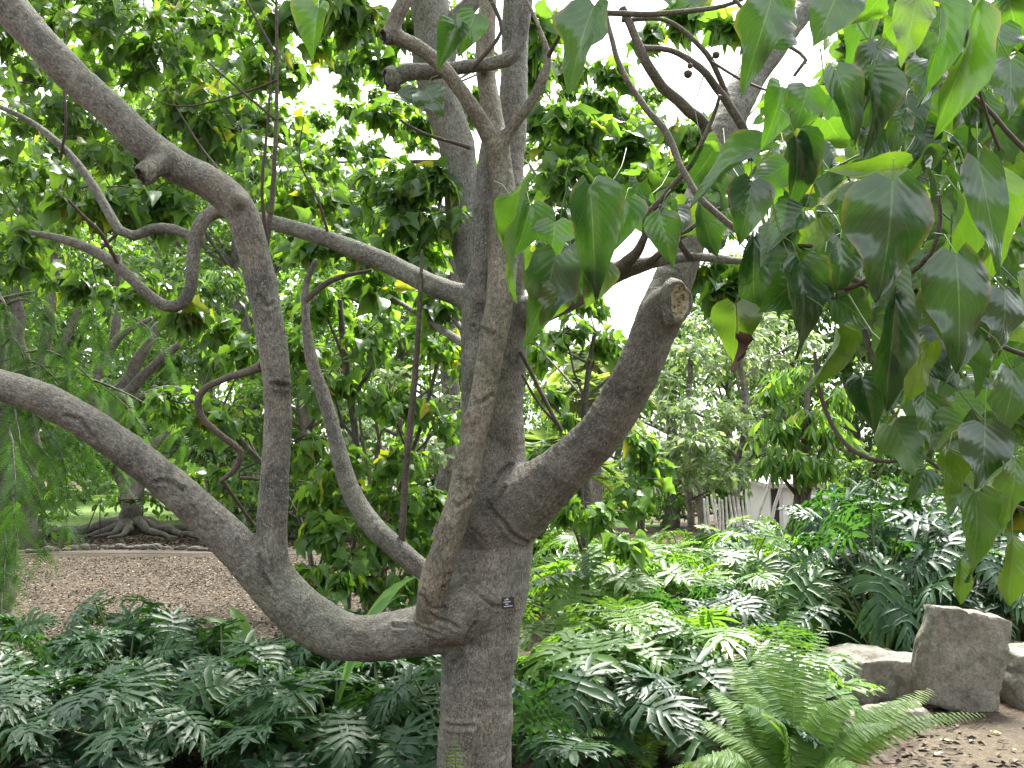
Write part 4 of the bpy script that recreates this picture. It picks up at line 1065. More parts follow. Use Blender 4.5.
# drooping yellow-green tree behind the shed
b = ground_under(806, 12.5)
CL = [(770, 420, 12.5, 26), (810, 410, 12.5, 30), (790, 455, 12.2, 24), (830, 430, 12.4, 26), (765, 455, 12.3, 16), (820, 460, 12.2, 20), (800, 370, 12.8, 28), (840, 390, 12.8, 26), (775, 385, 12.8, 20)]
bg_tree('small_tree', 'yellow green tree with drooping lance leaves and a brown stem beside the white poles', b,
        [[[*b, .1], W(806, 500, 12.5, 9), W(806, 460, 12.5, 8), W(805, 420, 12.5, 6), W(812, 370, 12.6, 3)], [[*(b - [.2, -.2, 0]), .08], W(797, 480, 12.6, 7), W(790, 430, 12.6, 5)]],
        CL, .20, LANCE_T, 'leaf_lime', 'bark_thin', n_tw=0.55, per=8, droop=1.4, flat=.35, twigs=False)

# dark bush right of the post
b = ground_under(868, 16)
CL = [(850, 470, 16, 26), (885, 460, 16, 30), (920, 470, 16, 30), (870, 500, 15.6, 24), (900, 430, 16.4, 28), (950, 450, 16.5, 40), (1000, 460, 16.5, 40), (940, 410, 17, 40), (1000, 400, 17, 40)]
bg_tree('bush', 'dark green rounded bush to the right of the blue green post', b, [[[*b, .08], W(870, 490, 16, 6), W(880, 450, 16, 5)], [[*(b + [.3, 0, 0]), .08], W(930, 480, 16, 6), W(960, 430, 16.5, 4)]],
        CL, .13, SMALL_T, 'leaf_dark', 'bark_far_dark', n_tw=1.0, per=9, twigs=False, cat='bush')

# left stems cluster
b = ground_under(30, 19)
rows = [[[*b, .15], W(30, 480, 19, 18), W(28, 400, 19, 16), W(18, 330, 19, 14), W(14, 250, 19, 9)], [W(30, 420, 19, 16), W(45, 350, 19, 12), W(52, 290, 19, 9), W(60, 220, 19, 6)], [W(34, 410, 19, 12), W(60, 350, 18.9, 9), W(80, 310, 18.9, 6), W(100, 280, 18.9, 4)], [W(28, 400, 19, 12), W(-10, 340, 19, 9), W(-20, 300, 19, 6)]]
bg_tree('tree', 'many stemmed grey tree at the left edge behind the feathery foliage', b, rows, [(20, 290, 19.4, 50), (70, 250, 19.4, 50), (-10, 230, 19.4, 50), (20, 380, 19.6, 50), (-10, 440, 19.6, 30), (60, 190, 20, 60), (0, 160, 20, 60)], .15, SMALL_T, 'leaf_dark', 'bark_far_dark', n_tw=0.5, per=8, twigs=False)

# feathery tree at far left
b = ground_under(2, 8.6)
t = thing('feathery_tree', 'dark trunked tree with hanging bright green feathery sprays at the left edge', 'tree', tuple(b))
mbt, mbl = MB(), MB()
tr = np.array([[*b, .16], W(3, 560, 8.6, 24), W(4, 480, 8.6, 22), W(0, 400, 8.6, 18), W(-6, 300, 8.6, 14), W(-10, 220, 8.6, 8)]); tr[:, :3] -= b
c0 = tube(mbt, tr, 10, .1, jit=.2)
for x, y, d in [(30, 380, 8.2), (70, 400, 8.4), (100, 390, 8.6), (40, 300, 8.4), (90, 310, 8.6), (130, 410, 8.8), (20, 440, 7.8), (60, 450, 8.0), (15, 520, 7.4), (60, 480, 8.2), (5, 560, 7.2), (110, 440, 8.6), (150, 330, 8.8), (60, 340, 8.4), (10, 340, 8.2), (40, 500, 7.9), (15, 470, 7.4), (85, 430, 8.1), (20, 410, 8.3), (2, 600, 7.0), (170, 420, 8.8)]:
    e = P(x, y, d) - b
    j = np.argmin(np.abs(c0[:, 2] - (e[2] + .25)))
    a = c0[j, :3]
    mid = (a + e) / 2 + [0, 0, .22]
    rows = np.array([[*a, .018], [*mid, .012], [*e, .005], [*(e + (e - a) * .15 + [0, 0, -.35]), .002]])
    cc = tube(mbt, rows, 5, .08, jit=.4, cap=False)
    # hanging sprays: each is a thin stem with flat needles both sides
    for k in range(44):
        q = cc[rng.integers(len(cc) // 3, len(cc)), :3]
        L = rng.uniform(.14, .34)
        dr = unit(rand_dir(1)[0] * [.7, .7, .2] + [0, 0, -.55])
        s = np.linspace(0, 1, 16)[:, None]
        pts = q + dr * L * s + np.array([0, 0, -.22 * L]) * s ** 2
        ax = unit(np.gradient(pts, axis=0))
        side = unit(np.cross(ax, rand_dir(1)[0]))
        for sg in (-1, 1):
            dd = unit(side * sg + ax * .55)
            cloud(mbl, [(np.array([[-.07, 0, 0], [.07, 0, 0], [.05, 1, 0], [-.05, 1, 0]]), np.array([[0, 1, 2, 3]]), np.zeros((4, 2)))], pts, dd, np.cross(ax, dd), .048 * (1.05 - .6 * s[:, 0]), np.full(16, rng.random()))
mbt.build('trunk', M['bark_far_dark'], t)
mbl.build('crown', M['leaf_feather'], t)

# fig with surface roots on the far bed
b = G(131, 534)
t = thing('fig_tree', 'fig tree with spreading grey surface roots at the edge of the lawn', 'tree', tuple(b))
mbt, mbl = MB(), MB()
D = np.linalg.norm(b - CAMP)
tube(mbt, np.array([[0, 0, -.05, .42], [0, 0, .15, .32], [0, 0, .4, .27], [.02, 0, 1.0, .23], [.0, 0, 2.2, .22], [-.1, 0, 3.6, .2]]), 14, .12, jit=.1)
fig_bits = MB()
for ang, L in [(180, 3.4), (200, 2.6), (215, 3.0), (240, 1.6), (265, 1.5), (290, 1.8), (320, 2.3), (340, 3.2), (355, 3.6), (10, 2.5), (170, 2.6), (150, 2.0)]:
    a = math.radians(ang)
    k = np.linspace(0, 1, 6)
    bend = rng.normal(0, .25)
    rr = np.stack([np.cos(a + bend * k) * (.15 + L * k), np.sin(a + bend * k) * (.15 + L * k), .26 * (1 - k) ** 3 + .04, .11 * (1 - k) ** 1.2 + .02], 1)
    tube(mbt, rr, 8, .12, jit=.35, s0=rng.uniform(0, 9))
mbt.build('trunk', M['bark_far'], t)
for rows in ([(131, 500, 21, 24), (118, 450, 21, 20), (108, 415, 21, 16), (128, 378, 20.8, 13), (148, 345, 20.6, 12), (160, 325, 20.5, 9), (185, 312, 20.5, 6), (205, 320, 20.5, 4)],
             [(112, 425, 21, 14), (128, 392, 20.6, 12), (152, 368, 20.3, 10), (172, 350, 20, 8), (188, 336, 20, 5)], [(112, 418, 21, 10), (140, 397, 20.6, 8), (168, 388, 20.4, 6), (190, 392, 20.2, 3)],
             [(112, 425, 21, 12), (92, 398, 21.2, 10), (100, 365, 21.3, 9), (112, 345, 21.3, 9), (130, 330, 21.2, 6), (152, 318, 21.2, 4)], [(100, 415, 21, 10), (92, 385, 21.4, 11), (112, 345, 21.6, 10), (120, 300, 21.6, 8), (118, 255, 21.6, 6)],
             [(131, 470, 21, 14), (160, 440, 21, 10), (195, 415, 21, 8), (230, 405, 21, 5)]):
    rr = px_path(rows); rr[:, :3] -= b
    tube(fig_bits, rr, 8, .2, jit=.2)
fig_bits.build('limbs', M['bark_far'], t)
for x, y, d, r in [(90, 462, 21.5, 26), (130, 458, 21, 22), (180, 480, 21, 26), (60, 440, 22, 40), (120, 420, 23, 40), (190, 440, 22, 34), (60, 330, 22.5, 44), (130, 300, 23, 44), (190, 290, 22.5, 42), (100, 260, 23, 44), (40, 250, 23, 44), (170, 360, 22.5, 30), (220, 350, 22.5, 40), (220, 280, 23, 40), (210, 450, 21.5, 26), (60, 390, 23, 40), (150, 400, 23, 40), (240, 420, 22, 30)]:
    clump_leaves(mbl, None, P(x, y, d) - b, r * d / FPX, int(14 + r), 9, .17, SMALL_T, droop=.7)
mbl.build('crown', M['leaf_dark'], t)

# bushes right behind the bed, dark with brown stems (seen at 185-215, 480-530) and beyond centre
b = ground_under(205, 20)
bg_tree('bush', 'dark green bush beside the fig roots behind the stone edging', b, [[[*b, .08], W(205, 500, 20, 5), W(205, 470, 20, 4)], [[*(b + [.3, 0, 0]), .08], W(225, 500, 20, 5), W(235, 460, 20, 3)]],
        [(230, 505, 20, 22), (260, 500, 20, 24), (215, 480, 20.5, 24), (250, 470, 20.5, 28), (290, 480, 20.5, 28), (320, 500, 20, 26), (360, 490, 20, 30), (400, 500, 20, 30), (440, 490, 20, 28)], .15, SMALL_T, 'leaf_dark', 'bark_far_dark', n_tw=.9, per=9, twigs=False, cat='bush')

# dark stem tangle seen between the middle limb and the trunk
b = ground_under(385, 10.5)
rows = [[[*(b + [dx, 0, 0]), .025], W(x1, 500, 10.5, 4), W(x2, 460, 10.5, 3.5), W(x3, 400, 10.4, 2)] for dx, x1, x2, x3 in [(-.2, 372, 365, 358), (-.1, 378, 382, 372), (0, 388, 400, 420), (.1, 396, 420, 440), (.15, 384, 376, 390)]]
bg_tree('shrub', 'brown stemmed shrub in the pale gap between middle limb and trunk', b, rows, [(360, 430, 10.6, 26), (400, 380, 10.6, 30), (440, 400, 10.6, 28), (330, 400, 10.8, 30), (430, 450, 10.6, 22), (410, 540, 10.2, 20), (350, 520, 10.4, 22), (440, 350, 10.8, 26)], .09, SMALL_T, 'leaf_grey', 'bark_thin', n_tw=.6, per=8, twigs=False, cat='shrub')

# palms: feather fronds in the bright gap
def palm(px, py, d, label, n=16, L=1.5, trunk_h=1.4):
    c = P(px, py, d)
    b = np.array([c[0], c[1], 0.0])
    t = thing('palm', label, 'palm', tuple(b), 'pale palms in the bright gap')
    mt, ml = MB(), MB()
    tube(mt, np.array([[0, 0, -.05, .14], [0, 0, c[2] * .5, .10], [0, 0, c[2], .09]]), 10, .2, jit=.1)
    for k in range(n):
        a = k * 2.4 + rng.uniform(-.2, .2)
        el = rng.uniform(.1, 1.25)
        s = np.linspace(0, 1, 26)[:, None]
        dr = np.array([math.cos(a) * math.cos(el), math.sin(a) * math.cos(el), math.sin(el)])
        pts = np.array([0, 0, c[2]]) + dr * L * s + np.array([0, 0, -.75 * L]) * s ** 2.2
        tube(mt, np.column_stack([pts[::5], np.full(len(pts[::5]), .010)]), 4, .2, cap=False)
        ax = unit(np.gradient(pts, axis=0))
        sd_ = unit(np.cross(ax, [0, 0, 1.0]))
        for sg in (-1, 1):
            dd = unit(sd_ * sg + ax * .7 + [0, 0, -.15])
            cloud(ml, LANCE_T, pts[2:], dd[2:], (np.cross(ax, dd) * sg)[2:] + [0, 0, .5], L * .34 * np.sin(np.pi * (.12 + .83 * s[2:, 0])), np.full(24, rng.random()))
    mt.build('trunk', M['bark_far'], t)
    ml.build('fronds', M['palm'], t)
M['palm'] = leaf_mat('pale_palm_frond', [(0.0, (0.13, 0.20, 0.05)), (0.6, (0.20, 0.27, 0.08)), (1.0, (0.30, 0.34, 0.13))], trans=(0.4, 0.55, 0.12), tfac=.4, rough=.4)
palm(585, 400, 13, 'pale palm with arching fronds in the bright gap right of the trunk', L=.85)
palm(596, 372, 20, 'taller pale palm half hidden behind the cut limb', L=1.3)
palm(545, 470, 12, 'low pale palm just beside the trunk behind the small tree', L=1.2)

# far wall of trees: three kinds, copies sharing meshes
def far_proto(label, lmat, H, Wd, ncl, size, templates, tint):
    t = thing('tree', label, 'tree', (0, 0, 0), 'far trees closing the garden')
    mt, ml = MB(), MB()
    tr = tube(mt, np.array([[0, 0, -.1, .25], [.1, .05, H * .3, .18], [-.05, .1, H * .6, .11], [0, 0, H * .9, .03]]), 8, .3, jit=.3)
    for k in range(ncl):
        a, zf = rng.uniform(0, 6.28), rng.uniform(.06, 1)
        rr = Wd * math.sqrt(rng.random()) * (1 - .45 * zf)
        cc = np.array([math.cos(a) * rr, math.sin(a) * rr, H * zf])
        j = np.argmin(np.abs(tr[:, 2] - cc[2] * .75))
        tube(mt, np.array([[*tr[j, :3], .05], [*((tr[j, :3] + cc) / 2), .035], [*cc, .015]]), 5, .4, jit=.5, cap=False)
        clump_leaves(ml, None, cc, rng.uniform(.65, 1.25), 26, 9, size, templates, tint=tint, squash=.8)
    mt.build('trunk', M['bark_far'], t)
    ml.build('crown', M[lmat], t)
    return t
def dup(root, loc, rz, sc, label):
    r = root.copy(); COL.objects.link(r)
    r.location = loc; r.rotation_euler = (0, 0, rz); r.scale = (sc, sc, sc); r['label'] = label
    for ch in list(root.children):
        c = ch.copy(); COL.objects.link(c); c.parent = r
    return r
protos = [far_proto('dark leafy far tree behind the lawn', 'leaf_dark', 9.0, 2.6, 46, .16, SMALL_T, (0, 1)),
          far_proto('mid green far tree behind the lawn', 'leaf_mid', 8.0, 2.6, 42, .17, SMALL_T, (0, .92)),
          far_proto('pale far tree behind the lawn', 'leaf_lime', 6.5, 2.4, 36, .15, SMALL_T, (0, .95))]
kinds = ['dark leafy', 'mid green', 'pale green']
FAR = [(-90, 34, 0, 1.8), (20, 52, 1, 2.5), (95, 60, 2, 2.6), (165, 50, 1, 2.5), (235, 27, 0, 1.45), (260, 30, 1, 1.35), (300, 22, 2, .9), (340, 26, 1, 1.15), (400, 24, 2, 1.15), (450, 27, 2, 1.15), (-40, 20, 1, 1.1), (200, 34, 1, 1.5),
       (520, 25, 2, .72), (570, 27, 2, .70), (620, 30, 2, .68), (670, 26, 2, .92), (730, 27, 2, 1.0), (790, 25, 1, .9), (850, 25, 0, .9), (910, 24, 1, 1.0), (970, 22, 0, 1.0), (1030, 22, 1, 1.1), (1090, 24, 0, 1.1),
       (-30, 48, 1, 1.7), (60, 64, 1, 2.2), (130, 66, 0, 2.4)]
used = set()
place = {0: 'far left', 1: 'left', 2: 'centre', 3: 'right', 4: 'far right'}
for px, d, k, sc in FAR:
    g_ = ground_under(px, d)
    lab = f"{kinds[k]} far tree " + ("beyond the lawn" if px < 160 and d > 40 else "behind the fig and the bushes at left" if px < 300 else "behind the main trunk" if px < 520 else "behind the pale palms" if px < 660 else "behind the grey green shrub and the shed" if px < 860 else "behind the hanging leaves at right")
    if k not in used:
        r = protos[k]; used.add(k)
        r.location = tuple(g_); r.scale = (sc,) * 3; r.rotation_euler = (0, 0, rng.uniform(0, 6)); r['label'] = lab
    else:
        dup(protos[k], tuple(g_), rng.uniform(0, 6.28), sc, lab)

# ================================================================== SHED, POLES, POST
M['white'] = plain_mat('white_paint', (0.72, 0.72, 0.69), .6, .1, 3)
M['pole'] = plain_mat('bleached_pole', (0.62, 0.60, 0.56), .8, .3, 14)
M['teal'] = plain_mat('blue_green_paint', (0.09, 0.24, 0.24), .5, .15, 6)
M['roof'] = plain_mat('grey_roof', (0.42, 0.42, 0.40), .7, .2, 4)
M['darkin'] = plain_mat('dark_doorway', (0.02, 0.02, 0.02), .8, .1)
b = ground_under(792, 19)
t = thing('shed', 'small white shed with grey roof edge behind the leaning poles', 'shed', tuple(b))
hw = 23 * 19 / FPX
top = P(792, 484, 19)[2]
mb = MB(); box(mb, (0, 1.0, top / 2), (hw, 0, 0), (0, 1.0, 0), (0, 0, top / 2))
for k in range(-2, 3):
    box(mb, (k * hw * .42, -.012, top / 2), (.012, 0, 0), (0, .010, 0), (0, 0, top / 2 - .02))
mb.build('wall', M['white'], t, smooth=False)
mb = MB(); box(mb, (0, .95, top + .05), (hw + .12, 0, 0), (0, 1.15, 0.08), (0, -.01, .04)); mb.build('roof', M['roof'], t, smooth=False)
mb = MB(); box(mb, (-hw * .78, -.03, top * .46), (hw * .16, 0, 0), (0, .02, 0), (0, 0, top * .46)); mb.build('door', M['darkin'], t, smooth=False)  # black panel painted as the shade inside the shed's opening

POLES = [(704, 499, 707, 530), (707, 497, 711, 530), (711, 495, 725, 528), (715, 500, 717, 530), (719, 498, 720, 530), (722, 500, 724, 530), (726, 497, 727, 530), (729, 495, 738, 530), (733, 496, 742, 530), (737, 497, 741, 530), (738, 500, 748, 530), (742, 500, 747, 530), (746, 503, 749, 530)]
for i, (x0, y0, x1, y1) in enumerate(POLES):
    d = 13.2 + .12 * i
    bb = ground_under(x1, d)
    a = P(x0, y0, d - .1) - bb
    mb = MB(); k = (a[2] / 1.0)
    tube(mb, np.array([[0, 0, -.05, .019], [a[0] * .5, a[1] * .5, a[2] * .5, .017], [*a, .015]]), 8, .1, jit=.15)
    o = mb.build('stake', M['pole'], loc=tuple(bb))
    tag(o, 'weathered grey stake in the leaning bundle left of the white shed', 'stake', 'bundle of weathered stakes')
TP = [((776, 455), (757, 524), 13.0, 'white pole leaning right, leftmost of the long poles by the shed'), ((787, 452), (772, 520), 13.1, 'long white pole leaning right in front of the shed wall'), ((815, 458), (808, 490), 13.4, 'crooked white pole right of the brown stem')]
for (x0, y0), (x1, y1), d, lab in TP:
    bb = ground_under(x1 + (x1 - x0) * .3, d)
    a, m_ = P(x0, y0, d) - bb, P(x1, y1, d) - bb
    mb = MB(); tube(mb, np.array([[0, 0, -.05, .024], [*m_, .022], [*((a + m_) / 2 + [.02, 0, 0]), .021], [*a, .018]]), 8, .15)
    tag(mb.build('pole', M['pole'], loc=tuple(bb)), lab, 'pole')
b = ground_under(833, 14)
t = thing('gate_post', 'blue green painted post with a pale rail running left', 'post', tuple(b))
h = P(833, 486, 14)[2]
mb = MB(); box(mb, (0, 0, h / 2), (.032, 0, 0), (0, .032, 0), (0, 0, h / 2)); tube(mb, np.array([[0, 0, h, .042], [0, 0, h + .03, .042], [0, 0, h + .05, .015]]), 10, .01); mb.build('post', M['teal'], t, smooth=False)
mb = MB(); z_ = P(820, 497, 14)[2]; box(mb, (-.18, 0, z_), (.146, 0, 0), (0, .016, 0), (0, 0, .018)); mb.build('rail', M['white'], t, smooth=False)
# wire stakes at the lawn
for x, x2, lab in ((97, 84, 'slanting thin prop wire at the lawn edge by the fig'), (100, 100, 'upright thin stake at the lawn edge by the fig')):
    bb = G(x2, 537)
    mb = MB(); d = np.linalg.norm((bb - CAMP)[1]); a = P(x, 505, bb[1]) - bb
    tube(mb, np.array([[0, 0, -.02, .014], [*a, .012]]), 6, .2)
    tag(mb.build('stake', M['bark_far_dark'], loc=tuple(bb)), lab, 'stake')

# ================================================================== ROCKS
m, nn, out = new_mat('garden_stone')
g = NG(nn)
tc = g("TexCoord").outputs['Object']
n1 = g("TexNoise", {'Vector': tc, 'Scale': 4.0, 'Detail': 8.0, 'Roughness': 0.65}).outputs[0]
n2 = g("TexNoise", {'Vector': tc, 'Scale': 45.0, 'Detail': 6.0, 'Roughness': 0.75}).outputs[0]
n3 = g("TexNoise", {'Vector': tc, 'Scale': 9.0, 'Detail': 5.0, 'Roughness': 0.6, 'Distortion': 1.0}).outputs[0]
c_ = g.ramp(n1, [(0.3, (0.14, 0.127, 0.102)), (0.5, (0.26, 0.24, 0.20)), (0.7, (0.35, 0.33, 0.285))])
c_ = g.mix(1.0, c_, g.ramp(n2, [(0.3, (0.5, 0.5, 0.5)), (0.55, (1, 1, 1)), (0.72, (1.3, 1.3, 1.28))]), 'MULTIPLY')
mo = g.ramp(g("TexNoise", {'Vector': tc, 'Scale': 6.0, 'Detail': 7.0, 'Roughness': 0.7}).outputs[0], [(0.52, (0, 0, 0)), (0.64, (.55, .55, .55))])
c_ = g.mix(mo, c_, (0.075, 0.085, 0.05))
c_ = g.mix(g.ramp(n3, [(0.56, (0, 0, 0)), (0.66, (.6, .6, .6))]), c_, (0.10, 0.085, 0.075))
b_ = g("Bump", {'Height': g.math('ADD', n2, g.math('MULTIPLY', n3, 1.2)), 'Strength': .8, 'Distance': .02})
pr = g("BsdfPrincipled", {'Base Color': c_, 'Roughness': .85, 'Specular IOR Level': .3, 'Normal': b_.outputs[0]})
nn.links.new(pr.outputs[0], out.inputs[0])
M['stone'] = m

def rock(name, label, loc, ax, sharp=0.75, seed=0, rough=.06, cat='rock', group=None, outline=None, sub=5):
    """superellipsoid boulder; ax = three half-axis vectors; outline: front-face polygon in (-1..1)"""
    import bmesh
    bm = bmesh.new()
    bmesh.ops.create_cube(bm, size=2)
    bmesh.ops.subdivide_edges(bm, edges=bm.edges[:], cuts=22, use_grid_fill=True)
    V = np.array([v.co[:] for v in bm.verts])
    s = np.linalg.norm(V, axis=1, keepdims=True)
    sph = V / s
    Q = V * sharp + sph * 1.15 * (1 - sharp)
    if outline:
        oy = [p[0] for p in outline]
        x0 = np.interp(Q[:, 2], oy, [p[1] for p in outline]); x1 = np.interp(Q[:, 2], oy, [p[2] for p in outline])
        Q[:, 0] = x0 + (Q[:, 0] + 1) / 2 * (x1 - x0)
    A = np.array(ax, float)
    W_ = Q @ A
    for i in range(len(W_)):
        v = Vector(W_[i] + seed * 3.1)
        n_ = mnoise.noise(v * 2.6) * rough + mnoise.noise(v * 7) * rough * .45 + mnoise.noise(v * 20) * rough * .18
        ck = abs(mnoise.noise(v * 3.5 + Vector((9, 2, 4))))
        n_ -= rough * .5 * max(0, 1 - ck / .06)
        W_[i] += sph[i] @ unit(A) * n_
    for v, q in zip(bm.verts, W_): v.co = q
    me = bpy.data.meshes.new(name); bm.to_mesh(me); bm.free()
    me.polygons.foreach_set('use_smooth', np.ones(len(me.polygons), bool))
    me.materials.append(M['stone'])
    o = bpy.data.objects.new(name, me); COL.objects.link(o); o.location = tuple(loc)
    return tag(o, label, cat, group)

def pxm(d): return d / FPX
d = 6.15
rock('stone_slab', 'upright tilted grey stone slab standing beside the path edge', P(959, 662, d + .1), [(41 * pxm(d), .03, -11 * pxm(d)), (-.01, .085, -0.005), (6 * pxm(d), -.02, 53 * pxm(d))], .80, 1, .035)
d = 6.5
rock('boulder', 'low flat topped boulder just left of the upright slab', P(874, 684, d + .15), [(50 * pxm(d), 0, -.02), (0, .3, 0), (.02, .0, 32 * pxm(d))], .62, 2, .05)
d = 6.3
rock('boulder', 'rounded boulder at the right edge behind the upright slab', P(1044, 684, d + .25), [(50 * pxm(d), 0, 0), (0, .3, 0), (0, 0, 40 * pxm(d))], .6, 3, .05)
d = 5.9
rock('boulder', 'dark low stone half hidden by the fern under the flat boulder', P(868, 728, d), [(62 * pxm(d), .05, .03), (0, .16, 0), (0, 0, 20 * pxm(d))], .5, 4, .05)
rock('boulder', 'dark grey stone on the soil beside the trunk base', P(402, 748, 5.2), [(.17, 0, 0), (0, .14, 0), (0, 0, .12)], .5, 5, .04)
M['edging'] = plain_mat('dirty_edging_stone', (0.075, 0.066, 0.055), .9, .35, 14, .4)
# edging stones along the clearing
for i, px in enumerate(range(30, 232, 9)):
    y_ = 553 - 3.5 * math.sin((px - 30) / 200 * 3.1)
    gp = G(px + rng.uniform(-2, 2), y_)
    st_ = rock('edging_stone', 'small grey edging stone in the row between path and far bed', gp + [0, 0, .03], [(rng.uniform(.05, .11), .02, 0), (0, rng.uniform(.05, .09), 0), (0, 0, rng.uniform(.03, .08))], .35, 10 + i, .03, 'stone', 'row of edging stones')
    st_.data.materials[0] = M['edging']

# ================================================================== PHILODENDRONS
def philo_leaf(ml, base, dirv, nrm, L, tint):
    """deeply cut blade: central web plus paired, toothed lobes"""
    y = unit(dirv); z = unit(nrm - y * np.dot(nrm, y)); x = np.cross(y, z)
    sag, fold, side_ = rng.uniform(.12, .5), rng.uniform(.0, .35), rng.normal(0, .12)
    def put(V, F, U):
        V = V.copy()
        V[:, 0] += side_ * V[:, 1] ** 2
        V[:, 2] += -sag * V[:, 1] ** 2 * (V[:, 1] > 0) - .35 * np.abs(V[:, 0]) ** 1.7 + fold * np.abs(V[:, 0])
        A = (V[:, :1] * x + V[:, 1:2] * y + V[:, 2:3] * z) * L + base
        ml.add(A, F, 0, leaf=np.column_stack([U, np.full(len(V), tint)]))
    v = np.linspace(-.02, .95, 9)
    hw = np.interp(v, [-.05, .1, .4, .75, 1], [.08, .12, .105, .06, .008])
    V = np.concatenate([np.stack([-hw, v, 0 * v], 1), np.stack([0 * v, v, 0 * v - .014], 1), np.stack([hw, v, 0 * v], 1)])
    k = np.arange(8)
    F = np.concatenate([np.stack([k, k + 9, k + 10, k + 1], 1), np.stack([k + 9, k + 18, k + 19, k + 10], 1)])
    put(V, F, np.stack([V[:, 0] / .12, V[:, 1]], 1))
    def lobe(v0, x0, ang, ll, wd, sg, hook):
        s = np.linspace(0, 1, 5)
        cx = x0 + s * ll * math.sin(ang); cy = v0 + s * ll * math.cos(ang) + hook * ll * s ** 2
        tx, ty = np.gradient(cx), np.gradient(cy)
        tn = np.hypot(tx, ty); px_, py_ = -ty / tn, tx / tn
        rz = rng.normal(0, .015) * s * 2 - .05 * s ** 2 + .012 * np.sin(s * 7 + v0 * 9)
        up = .35 * wd
        V = np.concatenate([np.stack([sg * (cx + px_ * wd), cy + py_ * wd, rz + up], 1), np.stack([sg * cx, cy, rz], 1), np.stack([sg * (cx - px_ * wd), cy - py_ * wd, rz + up], 1)])
        k = np.arange(4)
        F = np.concatenate([np.stack([k, k + 5, k + 6, k + 1], 1), np.stack([k + 5, k + 10, k + 11, k + 6], 1)])
        if sg < 0: F = F[:, ::-1]
        put(V, F, np.stack([np.repeat([-1, 0, 1], 5) * .8, np.tile(s, 3)], 1))
        return cx, cy
    nl = 8
    for i in range(nl):
        f = i / (nl - 1)
        for sg in (-1, 1):
            a = math.radians(np.interp(f, [0, .2, .45, .8, 1], [158, 118, 82, 48, 14])) + rng.normal(0, .12)
            ll = np.interp(f, [0, .2, .45, .75, 1], [.44, .54, .54, .42, .30]) * rng.uniform(.78, 1.15)
            wd = np.array([.046, .042, .056, .042, .003]) * np.interp(f, [0, .3, 1], [1.0, 1.15, .7]) * rng.uniform(.8, 1.2)
            cx, cy = lobe(.0 + .74 * f + rng.normal(0, .01), .015, a, ll, wd, sg, rng.uniform(.02, .22))
            for q, m_ in ((2, .42), (3, .26), (2, .30)):
                if rng.random() < .6:
                    lobe(cy[q], cx[q], a + rng.choice([-1, 1]) * rng.uniform(.5, .95), ll * m_ * rng.uniform(.7, 1.2), np.array([.024, .024, .026, .016, .001]), sg, .1)

def philo_plant(H, spread, nleaf, L):
    ml, mp = MB(), MB()
    for k in range(nleaf):
        a = k * 2.399 + rng.uniform(-.3, .3)
        f = (k + .5) / nleaf
        out_ = np.array([math.cos(a), math.sin(a), 0])
        ro = spread * (1.0 - .72 * f) * rng.uniform(.8, 1.15)
        zo = H * (.42 + .58 * f) * rng.uniform(.88, 1.08)
        tip = out_ * ro + [0, 0, zo]
        st = out_ * .04 + [0, 0, .05 + .25 * H * f]
        mid = (st + tip) / 2 + out_ * .02 + [0, 0, .10 * H] - out_ * .15 * ro
        tube(mp, np.array([[*st, .012], [*mid, .009], [*tip, .006]]), 5, .12, cap=False)
        dr = out_ + [0, 0, rng.uniform(-.9, .25)] + rng.normal(0, .22, 3)
        nr = np.array([0, 0, 1.0]) + out_ * rng.uniform(.1, .8) + rng.normal(0, .3, 3)
        philo_leaf(ml, tip, dr, nr, L * rng.uniform(.75, 1.15), rng.random())
    tube(mp, np.array([[0, 0, -.03, .05], [.02, 0, .12 * H, .045], [0, .01, .32 * H, .03]]), 8, .06)
    return ml, mp

PH = []
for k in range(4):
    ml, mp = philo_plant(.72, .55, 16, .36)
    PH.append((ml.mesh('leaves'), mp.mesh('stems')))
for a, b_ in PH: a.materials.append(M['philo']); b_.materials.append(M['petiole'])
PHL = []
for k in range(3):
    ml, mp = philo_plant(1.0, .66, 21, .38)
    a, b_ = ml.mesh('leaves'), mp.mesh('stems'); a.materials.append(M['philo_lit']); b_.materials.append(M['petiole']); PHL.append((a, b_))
def put_philo(src, loc, rz, sc, label, group):
    t = thing('philodendron', label, 'philodendron', tuple(loc), group)
    t.rotation_euler = (0, 0, rz); t.scale = (sc[0], sc[0], sc[1])
    for me, nm in zip(src, ('leaves', 'stems')):
        o = bpy.data.objects.new(nm, me); COL.objects.link(o); o.parent = t

LP = []
def scatter(x0, x1, y0, y1, step, ok):
    yv = y0; k = 0
    while yv <= y1:
        xv = x0 + (step * .5 if k % 2 else 0)
        while xv <= x1:
            p = (xv + rng.normal(0, step * .18), yv + rng.normal(0, step * .18))
            if ok(*p): LP.append(p)
            xv += step
        yv += step * .85; k += 1
    r = list(LP); LP.clear(); return r
left = scatter(-3.5, -0.2, 4.75, 6.9, .62, lambda x, y: not (abs(x + .15) < .3 and y < 4.6) and x > -.56 * y - .35 and y < 6.55 + .12 * (x + 3.4))
for x, y in left:
    z = 1.0 if y > 5.2 else .8
    put_philo(PH[rng.integers(4)], (x, y, 0), rng.uniform(0, 6.28), (rng.uniform(.8, 1.02), rng.uniform(.72, .95) * (.9 + .05 * (y - 5))), 'dark split leaf philodendron in the shady bed in front of the mulch', 'philodendrons in the left bed')
right = scatter(0.15, 4.6, 5.3, 11.8, .86, lambda x, y: x < .5 * y - .35 and x > .02 * y and not (x > 1.5 and y < 8.0) and not (.5 < x < 1.9 and y < 5.6))
